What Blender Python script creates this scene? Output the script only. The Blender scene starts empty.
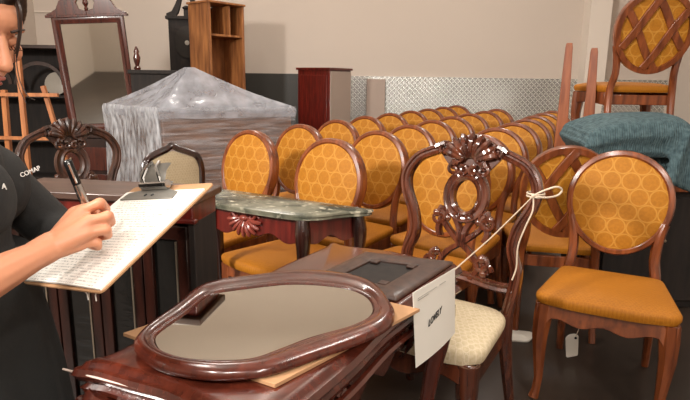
import bpy, math, random
from mathutils import Vector, Matrix, Euler
random.seed(7)
C = bpy.context.scene.collection
PI = math.pi
scene = bpy.context.scene

# ------------------------------------------------------------------ camera
FPX, CAMH = 560.0, 1.30
PITCH, ROLL = math.radians(12.1), math.radians(0.8)
cd = bpy.data.cameras.new('camera'); cam = bpy.data.objects.new('camera', cd); C.objects.link(cam)
cd.sensor_width = 36.0; cd.lens = FPX * 36 / 690; cd.clip_start = 0.05; cd.clip_end = 60
cam.matrix_world = Matrix.Translation((0, 0, CAMH)) @ Matrix.Rotation(PI/2 - PITCH, 4, 'X') @ Matrix.Rotation(ROLL, 4, 'Z')
scene.camera = cam

def ray(px, py):
    a = (px-345)/FPX; b = (200-py)/FPX
    c, s = math.cos(PITCH), math.sin(PITCH); cr, sr = math.cos(ROLL), math.sin(ROLL)
    X = cr*a - sr*b; V = sr*a + cr*b
    return Vector((X, c + s*V, -s + c*V))
def aty(px, py, y):
    r = ray(px, py); return Vector((0, 0, CAMH)) + r*(y/r.y)
def atz(px, py, z):
    r = ray(px, py); return Vector((0, 0, CAMH)) + r*((z-CAMH)/r.z)

# ------------------------------------------------------------------ materials
def srgb(r, g, b):
    f = lambda v: (v/255/12.92) if v <= 10 else ((v/255+0.055)/1.055)**2.4
    return (f(r), f(g), f(b), 1)
def newmat(name):
    m = bpy.data.materials.new(name); m.use_nodes = True
    nt = m.node_tree; return m, nt, nt.nodes['Principled BSDF']
def N(nt, t, **kw):
    n = nt.nodes.new(t)
    for k, v in kw.items(): setattr(n, k, v)
    return n
def mix(nt, fac, a, b):
    n = N(nt, 'ShaderNodeMix', data_type='RGBA')
    for s, v in ((0, fac), (6, a), (7, b)):
        if hasattr(v, 'is_output'): nt.links.new(v, n.inputs[s])
        else: n.inputs[s].default_value = v
    return n.outputs[2]
def math_(nt, op, a, b=None, c=None):
    n = N(nt, 'ShaderNodeMath', operation=op)
    for i, v in enumerate((a, b, c)):
        if v is None: continue
        if hasattr(v, 'is_output'): nt.links.new(v, n.inputs[i])
        else: n.inputs[i].default_value = v
    return n.outputs[0]
def ramp(nt, fac, p0, p1):
    n = N(nt, 'ShaderNodeMapRange'); n.inputs[1].default_value = p0; n.inputs[2].default_value = p1
    nt.links.new(fac, n.inputs[0]); return n.outputs[0]
def bump(nt, bsdf, h, strength=0.3, dist=0.01):
    b = N(nt, 'ShaderNodeBump'); b.inputs['Strength'].default_value = strength; b.inputs['Distance'].default_value = dist
    nt.links.new(h, b.inputs['Height']); nt.links.new(b.outputs[0], bsdf.inputs['Normal'])
def noise(nt, scale, stretch=(1, 1, 1), detail=4, coord='Object'):
    tc = N(nt, 'ShaderNodeTexCoord'); mp = N(nt, 'ShaderNodeMapping'); mp.inputs['Scale'].default_value = stretch
    nt.links.new(tc.outputs[coord], mp.inputs[0])
    n = N(nt, 'ShaderNodeTexNoise'); n.inputs['Scale'].default_value = scale; n.inputs['Detail'].default_value = detail
    nt.links.new(mp.outputs[0], n.inputs['Vector']); return n.outputs['Fac']
def wood(name, c1, c2, rough=0.3, coat=0.3, stretch=(14, 14, 1.5), scale=3.0):
    m, nt, b = newmat(name)
    n = noise(nt, scale, stretch, 5)
    col = mix(nt, ramp(nt, n, 0.35, 0.68), c1, c2)
    nt.links.new(col, b.inputs['Base Color'])
    b.inputs['Roughness'].default_value = rough; b.inputs['Coat Weight'].default_value = coat; b.inputs['Coat Roughness'].default_value = 0.12
    bump(nt, b, n, 0.05, 0.002)
    return m
def plain(name, col, rough=0.5, metal=0.0, nscale=None, namt=0.85, bmp=0.0):
    m, nt, b = newmat(name)
    b.inputs['Roughness'].default_value = rough; b.inputs['Metallic'].default_value = metal
    n = noise(nt, nscale or 30, (1, 1, 1), 4)
    dk = (col[0]*namt, col[1]*namt, col[2]*namt, 1)
    nt.links.new(mix(nt, n, dk, col), b.inputs['Base Color'])
    if bmp: bump(nt, b, n, bmp, 0.004)
    return m
def ring_fabric(name, base, line, axes, s=0.078):
    m, nt, b = newmat(name)
    tc = N(nt, 'ShaderNodeTexCoord'); sp = N(nt, 'ShaderNodeSeparateXYZ'); nt.links.new(tc.outputs['Object'], sp.inputs[0])
    U, V = sp.outputs[axes[0]], sp.outputs[axes[1]]
    def lattice(off):
        ds = []
        for q, per in ((U, s), (V, s*1.732)):
            f = math_(nt, 'FRACT', math_(nt, 'MULTIPLY_ADD', q, 1/per, 10.0+off))
            d = math_(nt, 'MULTIPLY', math_(nt, 'SUBTRACT', f, 0.5), per/s)
            ds.append(math_(nt, 'MULTIPLY', d, d))
        return math_(nt, 'SQRT', math_(nt, 'ADD', ds[0], ds[1]))
    d = math_(nt, 'MINIMUM', lattice(0.0), lattice(0.5))
    e = math_(nt, 'ABSOLUTE', math_(nt, 'SUBTRACT', d, 0.47))
    ln = math_(nt, 'SUBTRACT', 1.0, ramp(nt, e, 0.015, 0.06))
    n = noise(nt, 90, (1, 1, 1), 3)
    wn = mix(nt, ramp(nt, n, 0.3, 0.7), (base[0]*0.8, base[1]*0.78, base[2]*0.7, 1), base)
    nt.links.new(mix(nt, math_(nt, 'MULTIPLY', ln, 0.6), wn, line), b.inputs['Base Color'])
    b.inputs['Roughness'].default_value = 0.65; b.inputs['Specular IOR Level'].default_value = 0.3
    bump(nt, b, math_(nt, 'ADD', math_(nt, 'MULTIPLY', n, 0.5), ln), 0.25, 0.002)
    return m
M = {}
M['chair_wood'] = wood('orange_brown_wood', srgb(90, 42, 18), srgb(134, 70, 34), 0.3, 0.35)
M['amber_back'] = ring_fabric('amber_ring_fabric', srgb(170, 110, 24), srgb(194, 140, 58), (0, 2))
M['amber_seat'] = ring_fabric('amber_seat_fabric', srgb(166, 102, 17), srgb(180, 118, 32), (0, 1), 0.014)
M['old_wood'] = wood('worn_dark_wood', srgb(36, 18, 11), srgb(74, 40, 24), 0.42, 0.15)
M['mahogany'] = wood('mahogany', srgb(60, 23, 15), srgb(88, 37, 24), 0.24, 0.6)
M['carved'] = wood('carved_mahogany', srgb(60, 27, 17), srgb(100, 52, 33), 0.18, 0.9)
M['dark_wood'] = wood('dark_wood', srgb(26, 12, 9), srgb(52, 24, 17), 0.25, 0.5)
M['matte_dark'] = wood('brown_dark_wood', srgb(48, 30, 24), srgb(76, 52, 42), 0.45, 0.1)
M['red_wood'] = wood('red_mahogany', srgb(70, 18, 14), srgb(108, 32, 24), 0.28, 0.5)
M['slab_wood'] = wood('worn_brown_top', srgb(62, 44, 38), srgb(86, 64, 54), 0.35, 0.2, (2, 14, 8))
M['black_wood'] = wood('black_wood', srgb(22, 16, 13), srgb(38, 29, 24), 0.75, 0.0)
M['pine'] = wood('raw_pine', srgb(118, 70, 36), srgb(176, 116, 66), 0.55, 0.0, (9, 9, 1.2), 2.2)
M['light_wood'] = wood('light_wood', srgb(140, 82, 40), srgb(178, 112, 60), 0.55, 0.0)
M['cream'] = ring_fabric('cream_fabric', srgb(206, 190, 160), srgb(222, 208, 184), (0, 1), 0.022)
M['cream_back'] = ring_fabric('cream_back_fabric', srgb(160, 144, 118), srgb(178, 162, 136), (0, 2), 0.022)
M['card'] = plain('cardboard', srgb(176, 134, 96), 0.85, 0, 60, 0.9)
M['paper'] = plain('white_paper', srgb(232, 228, 218), 0.8, 0, 8, 0.97)
M['string'] = plain('white_string', srgb(214, 196, 174), 0.8)
M['ink'] = plain('black_ink', srgb(20, 20, 24), 0.7)
M['faint_ink'] = plain('grey_ink', srgb(150, 144, 138), 0.8)
M['black'] = plain('black_plastic', srgb(14, 14, 15), 0.25)
M['silver'] = plain('chrome', srgb(205, 205, 205), 0.2, 1.0)
M['clipmetal'] = plain('brushed_steel', srgb(128, 125, 118), 0.4, 0.35, 80)
M['skin'] = plain('skin', srgb(206, 142, 108), 0.5, 0, 25, 0.92, 0.04)
M['skin'].node_tree.nodes['Principled BSDF'].inputs['Subsurface Weight'].default_value = 0.06
M['lips'] = plain('lips', srgb(170, 92, 78), 0.45)
M['eyewhite'] = plain('eye_white', srgb(225, 215, 205), 0.3)
M['iris'] = plain('dark_iris', srgb(50, 30, 20), 0.2)
M['hair'] = wood('dark_hair', srgb(26, 16, 12), srgb(58, 38, 28), 0.42, 0.1, (30, 30, 2), 4)
M['shirt'] = plain('black_knit', srgb(36, 35, 34), 0.85, 0, 160, 0.7, 0.2)
M['apron'] = plain('black_twill', srgb(33, 34, 33), 0.8, 0, 120, 0.75, 0.15)
M['belt'] = plain('black_belt', srgb(12, 11, 11), 0.6)
M['white_print'] = plain('white_print', srgb(230, 226, 220), 0.7)
M['blanket'] = None
M['wall'] = plain('cream_wall_paint', srgb(205, 192, 180), 0.85, 0, 1.2, 0.96)
M['wall2'] = plain('white_pilaster_paint', srgb(226, 215, 203), 0.8, 0, 2, 0.97)
M['ceil'] = plain('ceiling_paint', srgb(190, 184, 175), 0.9, 0, 2, 0.95)
M['dark_base'] = plain('dark_base_panel', srgb(54, 52, 47), 0.5, 0, 6, 0.85)
M['plate_white'] = plain('white_ceramic', srgb(178, 170, 158), 0.35)
M['brass'] = plain('gold_trim', srgb(176, 160, 140), 0.3, 0.8)
M['pale_tan'] = plain('pale_panel', srgb(176, 158, 146), 0.7, 0, 5, 0.92)  # pale tone of the wall panel and the red cabinet's painted lit side

m, nt, b = newmat('moving_blanket')          # quilted blue-grey blanket
tc = N(nt, 'ShaderNodeTexCoord'); w = N(nt, 'ShaderNodeTexWave'); w.inputs['Scale'].default_value = 26; w.inputs['Distortion'].default_value = 3
w.inputs['Detail Scale'].default_value = 2
nt.links.new(tc.outputs['Object'], w.inputs['Vector'])
n = noise(nt, 45, (1, 1, 1), 5)
nt.links.new(mix(nt, ramp(nt, n, 0.3, 0.7), srgb(48, 68, 74), srgb(82, 104, 108)), b.inputs['Base Color'])
b.inputs['Roughness'].default_value = 0.95
bump(nt, b, math_(nt, 'ADD', w.outputs['Fac'], n), 0.5, 0.008); M['blanket'] = m

m, nt, b = newmat('green_marble')
n = noise(nt, 7, (1, 1, 1), 9); n2 = noise(nt, 22, (1, 1, 1), 6)
c1 = mix(nt, ramp(nt, n, 0.42, 0.6), srgb(44, 50, 42), srgb(116, 114, 98))
nt.links.new(mix(nt, ramp(nt, n2, 0.56, 0.7), c1, srgb(176, 170, 150)), b.inputs['Base Color'])
b.inputs['Roughness'].default_value = 0.22; M['marble'] = m

m, nt, b = newmat('polished_concrete')
n = noise(nt, 1.6, (1, 1, 1), 7)
nt.links.new(mix(nt, ramp(nt, n, 0.3, 0.7), srgb(36, 29, 24), srgb(56, 46, 39)), b.inputs['Base Color'])
b.inputs['Roughness'].default_value = 0.38; M['floor'] = m

m, nt, b = newmat('diamond_plate')           # aluminium tread plate: two crossed sets of raised bars
tc = N(nt, 'ShaderNodeTexCoord'); sp = N(nt, 'ShaderNodeSeparateXYZ'); nt.links.new(tc.outputs['Object'], sp.inputs[0])
U = math_(nt, 'MULTIPLY', math_(nt, 'ADD', sp.outputs[0], sp.outputs[2]), 13.0); V = math_(nt, 'MULTIPLY', math_(nt, 'SUBTRACT', sp.outputs[0], sp.outputs[2]), 13.0)
def tri(q): return math_(nt, 'ABSOLUTE', math_(nt, 'SUBTRACT', math_(nt, 'FRACT', math_(nt, 'ADD', q, 50.0)), 0.5))
ch = math_(nt, 'GREATER_THAN', math_(nt, 'SINE', math_(nt, 'MULTIPLY', U, PI)), 0.0)
h1 = math_(nt, 'MAXIMUM', math_(nt, 'MULTIPLY', tri(U), tri(math_(nt, 'MULTIPLY', V, 2.0))), math_(nt, 'MULTIPLY', tri(V), tri(math_(nt, 'MULTIPLY', U, 2.0))))
b.inputs['Metallic'].default_value = 1.0; b.inputs['Roughness'].default_value = 0.3
n = noise(nt, 1.3, (1, 1, 1), 4)
cb_ = mix(nt, ramp(nt, n, 0.3, 0.7), srgb(120, 122, 118), srgb(190, 191, 188))
nt.links.new(mix(nt, ramp(nt, h1, 0.02, 0.16), cb_, srgb(232, 232, 228)), b.inputs['Base Color'])
bump(nt, b, h1, 0.9, 0.03); M['plate'] = m

m, nt, b = newmat('mirror_glass'); b.inputs['Metallic'].default_value = 1; b.inputs['Roughness'].default_value = 0.03
b.inputs['Base Color'].default_value = srgb(222, 220, 212); M['mirror'] = m
m, nt, b = newmat('dark_glass'); b.inputs['Base Color'].default_value = srgb(30, 28, 26); b.inputs['Roughness'].default_value = 0.12
n = noise(nt, 9, (1, 1, 4), 3); bump(nt, b, n, 0.25, 0.01); M['glass'] = m

def film(name, lo, hi, st, col):               # crinkled clear film over brown furniture
    m, nt, b = newmat(name)
    out = nt.nodes['Material Output']
    tr = N(nt, 'ShaderNodeBsdfTransparent'); mx = N(nt, 'ShaderNodeMixShader')
    n = noise(nt, 3.5, st, 4); n2 = noise(nt, 5.0, st, 3)
    b.inputs['Base Color'].default_value = col; b.inputs['Roughness'].default_value = 0.14
    bump(nt, b, math_(nt, 'ADD', n, math_(nt, 'MULTIPLY', n2, 0.5)), 0.8, 0.05)
    fac = N(nt, 'ShaderNodeMapRange'); fac.inputs[1].default_value = 0.35; fac.inputs[2].default_value = 0.7; fac.inputs[3].default_value = lo; fac.inputs[4].default_value = hi
    nt.links.new(n2, fac.inputs[0]); nt.links.new(fac.outputs[0], mx.inputs[0])
    nt.links.new(tr.outputs[0], mx.inputs[1]); nt.links.new(b.outputs[0], mx.inputs[2]); nt.links.new(mx.outputs[0], out.inputs['Surface'])
    return m
M['wrap'] = film('plastic_wrap', 0.05, 0.34, (0.7, 0.7, 7.0), srgb(196, 198, 204))
M['wrap_sheen'] = film('sheen_plastic_wrap', 0.30, 0.95, (5.0, 5.0, 1.6), srgb(205, 208, 214))  # whitened film carrying the silvery sheen of the left face
M['wrap_top'] = film('folded_plastic_wrap', 0.42, 0.72, (1.6, 1.6, 1.6), srgb(176, 178, 186))

m, nt, b = newmat('written_paper')           # sheet covered with lines of handwriting
tc = N(nt, 'ShaderNodeTexCoord'); sp = N(nt, 'ShaderNodeSeparateXYZ'); nt.links.new(tc.outputs['Object'], sp.inputs[0])
row = math_(nt, 'FRACT', math_(nt, 'MULTIPLY', math_(nt, 'ADD', sp.outputs[1], 1.0), 130.0))
inrow = math_(nt, 'LESS_THAN', math_(nt, 'ABSOLUTE', math_(nt, 'SUBTRACT', row, 0.5)), 0.2)
nn = noise(nt, 1.0, (420, 130, 1), 2)
word = math_(nt, 'GREATER_THAN', nn, 0.5)
mg = math_(nt, 'LESS_THAN', math_(nt, 'ABSOLUTE', sp.outputs[0]), 0.105)
ink = math_(nt, 'MULTIPLY', math_(nt, 'MULTIPLY', inrow, word), mg)
nt.links.new(mix(nt, math_(nt, 'MULTIPLY', ink, 0.6), srgb(236, 232, 224), srgb(90, 88, 90)), b.inputs['Base Color'])
b.inputs['Roughness'].default_value = 0.8; M['written'] = m

# ------------------------------------------------------------------ mesh builder
class MB:
    def __init__(s): s.v = []; s.f = []; s.m = Matrix()
    def add(s, vs, fs):
        o = len(s.v); s.v += [s.m @ Vector(p) for p in vs]; s.f += [tuple(i+o for i in q) for q in fs]; return s
    def box(s, c, d, rot=None):
        R = Euler(rot).to_matrix() if rot else Matrix.Identity(3)
        vs = [Vector(c) + R @ Vector((x*d[0]/2, y*d[1]/2, z*d[2]/2)) for x in (-1, 1) for y in (-1, 1) for z in (-1, 1)]
        return s.add(vs, [(0, 1, 3, 2), (4, 6, 7, 5), (0, 4, 5, 1), (2, 3, 7, 6), (0, 2, 6, 4), (1, 5, 7, 3)])
    def rings(s, rs, cap=True, closed=False):
        n = len(rs[0]); vs = [p for r in rs for p in r]; fs = []
        L = len(rs)
        for i in range(L if closed else L-1):
            a = i*n; b = ((i+1) % L)*n
            for j in range(n): k = (j+1) % n; fs.append((a+j, a+k, b+k, b+j))
        if cap and not closed:
            fs.append(tuple(reversed(range(n)))); fs.append(tuple((L-1)*n+j for j in range(n)))
        return s.add(vs, fs)
    def tube(s, pts, r, n=8, closed=False, flat=1.0, up=None):
        pts = [Vector(p) for p in pts]; L = len(pts)
        if not hasattr(r, '__len__'): r = [r]*L
        rs = []; u = Vector(up) if up else None
        for i, p in enumerate(pts):
            if closed: t = pts[(i+1) % L] - pts[i-1]
            else: t = pts[min(i+1, L-1)] - pts[max(i-1, 0)]
            t = t.normalized()
            if u is None: u = Vector((0, 0, 1)) if abs(t.z) < 0.9 else Vector((0, 1, 0))
            a = u.cross(t)
            if a.length < 1e-6: a = Vector((1, 0, 0)).cross(t)
            a.normalize(); bb = t.cross(a).normalized()
            if not up: u = bb
            rs.append([p + a*math.cos(2*PI*k/n)*r[i] + bb*math.sin(2*PI*k/n)*r[i]*flat for k in range(n)])
        return s.rings(rs, True, closed)
    def sweep(s, pts, prof, normal, closed=False, scale=None):   # prof: (side, along-normal)
        pts = [Vector(p) for p in pts]; L = len(pts); nv = Vector(normal).normalized(); rs = []
        for i, p in enumerate(pts):
            if closed: t = pts[(i+1) % L] - pts[i-1]
            else: t = pts[min(i+1, L-1)] - pts[max(i-1, 0)]
            sd = t.normalized().cross(nv).normalized(); k = scale[i] if scale else 1
            rs.append([p + sd*a*k + nv*b for a, b in prof])
        return s.rings(rs, True, closed)
    def lathe(s, c, prof, n=14):
        return s.rings([[Vector(c) + Vector((r*math.cos(2*PI*k/n), r*math.sin(2*PI*k/n), z)) for k in range(n)] for r, z in prof])
    def prism(s, outline, off, f):      # outline 2d, two offsets, f(a, b, o) -> point
        n = len(outline); vs = [f(a, b, off[0]) for a, b in outline] + [f(a, b, off[1]) for a, b in outline]
        fs = [tuple(reversed(range(n))), tuple(range(n, 2*n))] + [(j, (j+1) % n, n+(j+1) % n, n+j) for j in range(n)]
        return s.add(vs, fs)
    def ball(s, c, r, n=10, m=7, R=None):
        if not hasattr(r, '__len__'): r = (r, r, r)
        R = R or Matrix.Identity(3); c = Vector(c); rs = []
        for i in range(m+1):
            th = PI*(0.02 + 0.96*i/m)
            rs.append([c + R @ Vector((r[0]*math.sin(th)*math.cos(2*PI*k/n), r[1]*math.sin(th)*math.sin(2*PI*k/n), -r[2]*math.cos(th))) for k in range(n)])
        return s.rings(rs)
    def cap(s, a, b, ra, rb, n=12):      # tapered capsule
        a, b = Vector(a), Vector(b); t = (b-a); L = t.length; t = t/L if L > 1e-6 else Vector((0, 0, 1))
        u = t.orthogonal().normalized(); w = t.cross(u); rs = []
        for k in range(5):
            th = PI/2*(k+0.12)/5; rs.append((a - t*ra*math.cos(th), ra*math.sin(th)))
        for k in range(4): rs.append((a + t*L*k/3, ra + (rb-ra)*k/3))
        for k in range(4, -1, -1):
            th = PI/2*(k+0.12)/5; rs.append((b + t*rb*math.cos(th), rb*math.sin(th)))
        return s.rings([[p + u*r*math.cos(2*PI*j/n) + w*r*math.sin(2*PI*j/n) for j in range(n)] for p, r in rs])
    def limb(s, pts, rr):
        for i in range(len(pts)-1): s.cap(pts[i], pts[i+1], rr[i], rr[i+1])
        return s
    def cushion(s, outline, z0, z1, dome=0.02, f=None):
        n = len(outline); cx = sum(p[0] for p in outline)/n; cy = sum(p[1] for p in outline)/n
        f = f or (lambda a, b, z: (a, b, z)); rs = []
        for k, z in ((0.97, z0), (1.0, z0+(z1-z0)*0.35), (1.0, z0+(z1-z0)*0.7), (0.975, z1-(z1-z0)*0.1), (0.93, z1), (0.75, z1+dome*0.55), (0.5, z1+dome*0.85), (0.22, z1+dome)):
            rs.append([Vector(f(cx+(a-cx)*k, cy+(b-cy)*k, z)) for a, b in outline])
        return s.rings(rs)
    def build(s, name, mat, parent=None, smooth=True, bevel=0, seg=2, sub=0, origin=None):
        me = bpy.data.meshes.new(name)
        vs = s.v
        if origin is not None: vs = [p - Vector(origin) for p in vs]
        me.from_pydata([tuple(p) for p in vs], [], s.f); me.update()
        me.materials.append(mat)
        import bmesh as _b
        bm = _b.new(); bm.from_mesh(me); _b.ops.recalc_face_normals(bm, faces=bm.faces); bm.to_mesh(me); bm.free()
        o = bpy.data.objects.new(name, me); C.objects.link(o)
        if origin is not None: o.location = origin
        if smooth:
            me.polygons.foreach_set('use_smooth', [True]*len(me.polygons)); me.set_sharp_from_angle(angle=math.radians(40))
        if bevel:
            md = o.modifiers.new('bevel', 'BEVEL'); md.width = bevel; md.segments = seg; md.limit_method = 'ANGLE'; md.angle_limit = math.radians(35); md.harden_normals = False
        if sub:
            md = o.modifiers.new('sub', 'SUBSURF'); md.levels = sub; md.render_levels = sub
        if parent: o.parent = parent
        return o
    def build_remesh(s, name, mat, voxel, smooth_it=4, parent=None, disp=None):
        o = s.build(name + '_src', mat, None)
        md = o.modifiers.new('r', 'REMESH'); md.mode = 'VOXEL'; md.voxel_size = voxel; md.use_smooth_shade = True
        sm = o.modifiers.new('s', 'SMOOTH'); sm.iterations = smooth_it; sm.factor = 0.5
        dg = bpy.context.evaluated_depsgraph_get(); dg.update()
        me = bpy.data.meshes.new_from_object(o.evaluated_get(dg)); me.name = name
        old = o.data; bpy.data.objects.remove(o); bpy.data.meshes.remove(old)
        o = bpy.data.objects.new(name, me); C.objects.link(o)
        if not me.materials: me.materials.append(mat)
        me.polygons.foreach_set('use_smooth', [True]*len(me.polygons))
        if parent: o.parent = parent
        return o

def tag(o, label=None, cat=None, group=None, kind=None):
    for k, v in (('label', label), ('category', cat), ('group', group), ('kind', kind)):
        if v: o[k] = v
    return o
def thing(name, label, cat, loc=(0, 0, 0), rz=0, group=None, rot=None):
    o = bpy.data.objects.new(name, None); C.objects.link(o); o.empty_display_size = 0.1
    o.location = loc; o.rotation_euler = rot or (0, 0, rz); tag(o, label, cat, group); return o
def copy_tree(o, parent=None):
    c = o.copy(); C.objects.link(c)
    if parent: c.parent = parent
    for ch in list(o.children): copy_tree(ch, c)
    return c
def struct(o): o['kind'] = 'structure'; return o
def text_mesh(name, body, size, mat, parent, mw, depth=0.0006, shear=0.0):
    cu = bpy.data.curves.new(name, 'FONT'); cu.body = body; cu.size = size; cu.extrude = depth; cu.align_x = 'CENTER'; cu.align_y = 'CENTER'; cu.shear = shear; cu.offset = 0.0
    t = bpy.data.objects.new(name + '_src', cu); C.objects.link(t)
    dg = bpy.context.evaluated_depsgraph_get(); dg.update()
    me = bpy.data.meshes.new_from_object(t.evaluated_get(dg)); bpy.data.objects.remove(t); bpy.data.curves.remove(cu)
    me.name = name; me.materials.clear(); me.materials.append(mat)
    o = bpy.data.objects.new(name, me); C.objects.link(o); o.matrix_local = mw
    if parent: o.parent = parent
    return o
def ell(a, b, n=40, t0=0): return [(a*math.cos(2*PI*k/n+t0), b*math.sin(2*PI*k/n+t0)) for k in range(n)]
def round_poly(pts, r, k=4):
    out = []; n = len(pts)
    for i in range(n):
        p = Vector(pts[i]); a = Vector(pts[i-1]); b = Vector(pts[(i+1) % n])
        d1 = (a-p); d2 = (b-p); rr = min(r, d1.length*0.45, d2.length*0.45)
        p1 = p + d1.normalized()*rr; p2 = p + d2.normalized()*rr
        for j in range(k+1):
            t = j/k; q = p1*(1-t)**2 + p*2*t*(1-t) + p2*t*t; out.append((q.x, q.y))
    return out
def spline(pts, n=6, closed=False):       # Catmull-Rom through points of any dimension
    P = [Vector(p) for p in pts]; L = len(P); out = []
    rng = range(L) if closed else range(L-1)
    for i in rng:
        if closed: a, b, c, d = P[i-1], P[i], P[(i+1) % L], P[(i+2) % L]
        else: a, b, c, d = P[max(i-1, 0)], P[i], P[i+1], P[min(i+2, L-1)]
        for j in range(n):
            t = j/n
            out.append(0.5*((2*b) + (c-a)*t + (2*a-5*b+4*c-d)*t*t + (3*b-a-3*c+d)*t**3))
    if not closed: out.append(P[-1])
    return out

# ------------------------------------------------------------------ the room
XW0, XW1, YW0, YW1, HC = -4.6, 4.8, -3.4, 8.6, 5.4
struct(MB().box(((XW0+XW1)/2, (YW0+YW1)/2, -0.05), (XW1-XW0+0.4, YW1-YW0+0.4, 0.1)).build('floor', M['floor'], smooth=False))
struct(MB().box(((XW0+XW1)/2, (YW0+YW1)/2, HC+0.05), (XW1-XW0+0.4, YW1-YW0+0.4, 0.1)).build('ceiling', M['ceil'], smooth=False))
struct(MB().box(((XW0+XW1)/2, YW1+0.1, HC/2), (XW1-XW0+0.4, 0.2, HC)).build('wall_back', M['wall'], smooth=False))
struct(MB().box(((XW0+XW1)/2, YW0-0.1, HC/2), (XW1-XW0+0.4, 0.2, HC)).build('wall_front', M['wall'], smooth=False))
struct(MB().box((XW0-0.1, (YW0+YW1)/2, HC/2), (0.2, YW1-YW0, HC)).build('wall_left', M['wall'], smooth=False))
struct(MB().box((XW1+0.1, (YW0+YW1)/2, HC/2), (0.2, YW1-YW0, HC)).build('wall_right', M['wall'], smooth=False))
struct(MB().box((3.6, YW1-0.13, HC/2), (0.30, 0.26, HC)).build('trim_1', M['wall2'], smooth=False))
struct(MB().box((1.42, YW1-0.012, 0.68), (4.06, 0.024, 1.36)).build('trim_2', M['plate'], smooth=False))
struct(MB().box((-2.61, YW1-0.012, 0.69), (3.98, 0.024, 1.38)).build('trim_3', M['dark_base'], smooth=False))  # darker lower wall section left of the tread plate
struct(MB().box((4.28, YW1-0.012, 0.68), (1.04, 0.024, 1.36)).build('trim_4', M['plate'], smooth=False))
struct(MB().box((-3.9, YW1-0.02, 2.22), (1.38, 0.014, 0.018)).build('trim_5', M['wall2'], smooth=False))

# ------------------------------------------------------------------ oval-back amber chair (faces -Y)
def back_pt(x, z, dy):          # point on the leaning back plane
    return (x, 0.215 + (z-0.45)*0.17 + dy, z)
def make_oval_chair():
    root = thing('oval_back_chair', 'x', 'chair')
    out = round_poly([(-0.265, -0.24), (-0.12, -0.272), (0.12, -0.272), (0.265, -0.24), (0.208, 0.20), (-0.208, 0.20)], 0.045)
    MB().cushion(out, 0.430, 0.474, 0.018).build('seat', M['amber_seat'], root)
    fr = MB()
    sc = [(-0.252, 0.428)] + [(-0.252 + 0.504*k/24, 0.355 - 0.010*math.cos(2*PI*k/24*3) + (0.010 if 2 < k < 22 else -0.014)) for k in range(25)] + [(0.252, 0.428)]
    fr.prism(sc, (-0.235, -0.213), lambda a, b, o: (a, o - 0.02*(1-(a/0.252)**2), b))
    for sx in (-1, 1):
        sd = [(-0.225, 0.428)] + [(-0.225 + 0.42*k/12, 0.35 + 0.012*math.sin(PI*k/12)) for k in range(13)] + [(0.195, 0.428)]
        fr.prism(sd, (0.0, 0.022), lambda a, b, o: (sx*(0.25 - (a+0.225)*0.11 - o), a, b))
    fr.box((0, 0.19, 0.385), (0.37, 0.022, 0.06))
    fr.build('seat_frame', M['chair_wood'], root, bevel=0.003)
    for sx in (-1, 1):
        z = [0.425, 0.36, 0.28, 0.18, 0.09, 0.03, 0.0]; off = [0, 0.002, 0.006, 0.002, -0.002, 0.004, 0.01]; r = [0.036, 0.038, 0.032, 0.024, 0.018, 0.018, 0.022]
        MB().tube([(sx*(0.224+o), -0.208-o, zz) for zz, o in zip(z, off)], r, 8, up=(0.3, 1, 0)).build('leg', M['chair_wood'], root)
        p = [(sx*0.19, 0.31, 0.0), (sx*0.187, 0.26, 0.15), (sx*0.184, 0.222, 0.3), (sx*0.182, 0.212, 0.44), (sx*0.168, 0.235, 0.54), back_pt(sx*0.176, 0.64, 0), back_pt(sx*0.190, 0.70, 0)]
        MB().tube(spline(p, 3), [0.016+0.006*min(1, k/7) for k in range(19)], 8, up=(0, 1, 0)).build('leg', M['chair_wood'], root)
    EG = lambda a, b: a*(1+0.22*b)      # slightly egg-shaped, wider above
    ring = [back_pt(EG(0.204*math.cos(t), 0.216*math.sin(t)), 0.774+0.216*math.sin(t), 0) for t in [2*PI*k/44 for k in range(44)]]
    nv = Vector((0, 1, -0.17)).normalized()
    prof = [(-0.017, -0.010), (-0.012, -0.017), (0.004, -0.020), (0.014, -0.013), (0.018, 0.006), (0.014, 0.036), (-0.016, 0.036), (-0.018, 0.02)]
    MB().sweep(ring, prof, nv, True).build('back_frame', M['chair_wood'], root)
    # front pad: domed toward the sitter; back pad: flatter
    pad = [(EG(a, b), b) for a, b in ell(0.196, 0.208, 40)]
    MB().cushion(pad, 0.0, 0.022, 0.02, lambda a, b, z: back_pt(a, 0.774+b, -z+0.002)).build('back_pad', M['amber_back'], root)
    MB().cushion(pad, 0.0, 0.006, 0.004, lambda a, b, z: back_pt(a, 0.774+b, z+0.016)).build('rear_pad', M['amber_back'], root)
    lt = MB(); lp = [(-0.023, 0.0), (-0.020, 0.012), (0.020, 0.012), (0.023, 0.0)]
    for sx in (-1, 1):
        for (x0, z0, x1, z1, bow) in ((-0.170, 0.115, 0.035, -0.207, 0.005), (-0.025, 0.210, 0.178, -0.09, 0.005)):
            pts = []
            for k in range(11):
                t = k/10; pts.append(back_pt(sx*0.96*(x0+(x1-x0)*t + bow*math.sin(2*PI*t)), 0.774+z0+(z1-z0)*t, 0.023 + 0.003*(sx > 0)))
            lt.sweep(pts, lp, nv)
    lt.build('lattice', M['chair_wood'], root, bevel=0.002)
    return root
oval = make_oval_chair()
used = False
def place_oval(x, y, rz, label, group=None, z=0):
    global used
    o = copy_tree(oval) if used else oval
    used = True
    o.location = (x, y, z); o.rotation_euler = (0, 0, rz); o['label'] = label
    if group: o['group'] = group
    elif 'group' in o: del o['group']
    return o
place_oval(1.115, 2.235, math.radians(-27), 'amber oval-back chair alone at the right front, its whole seat and front legs in view')
place_oval(1.15, 2.99, math.radians(168), 'oval-back chair turned around directly behind the right front chair, lattice side showing')
place_oval(1.79, 3.66, math.radians(176), 'lattice-backed amber chair raised on the sideboard above the blue blanket', z=0.82)
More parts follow.
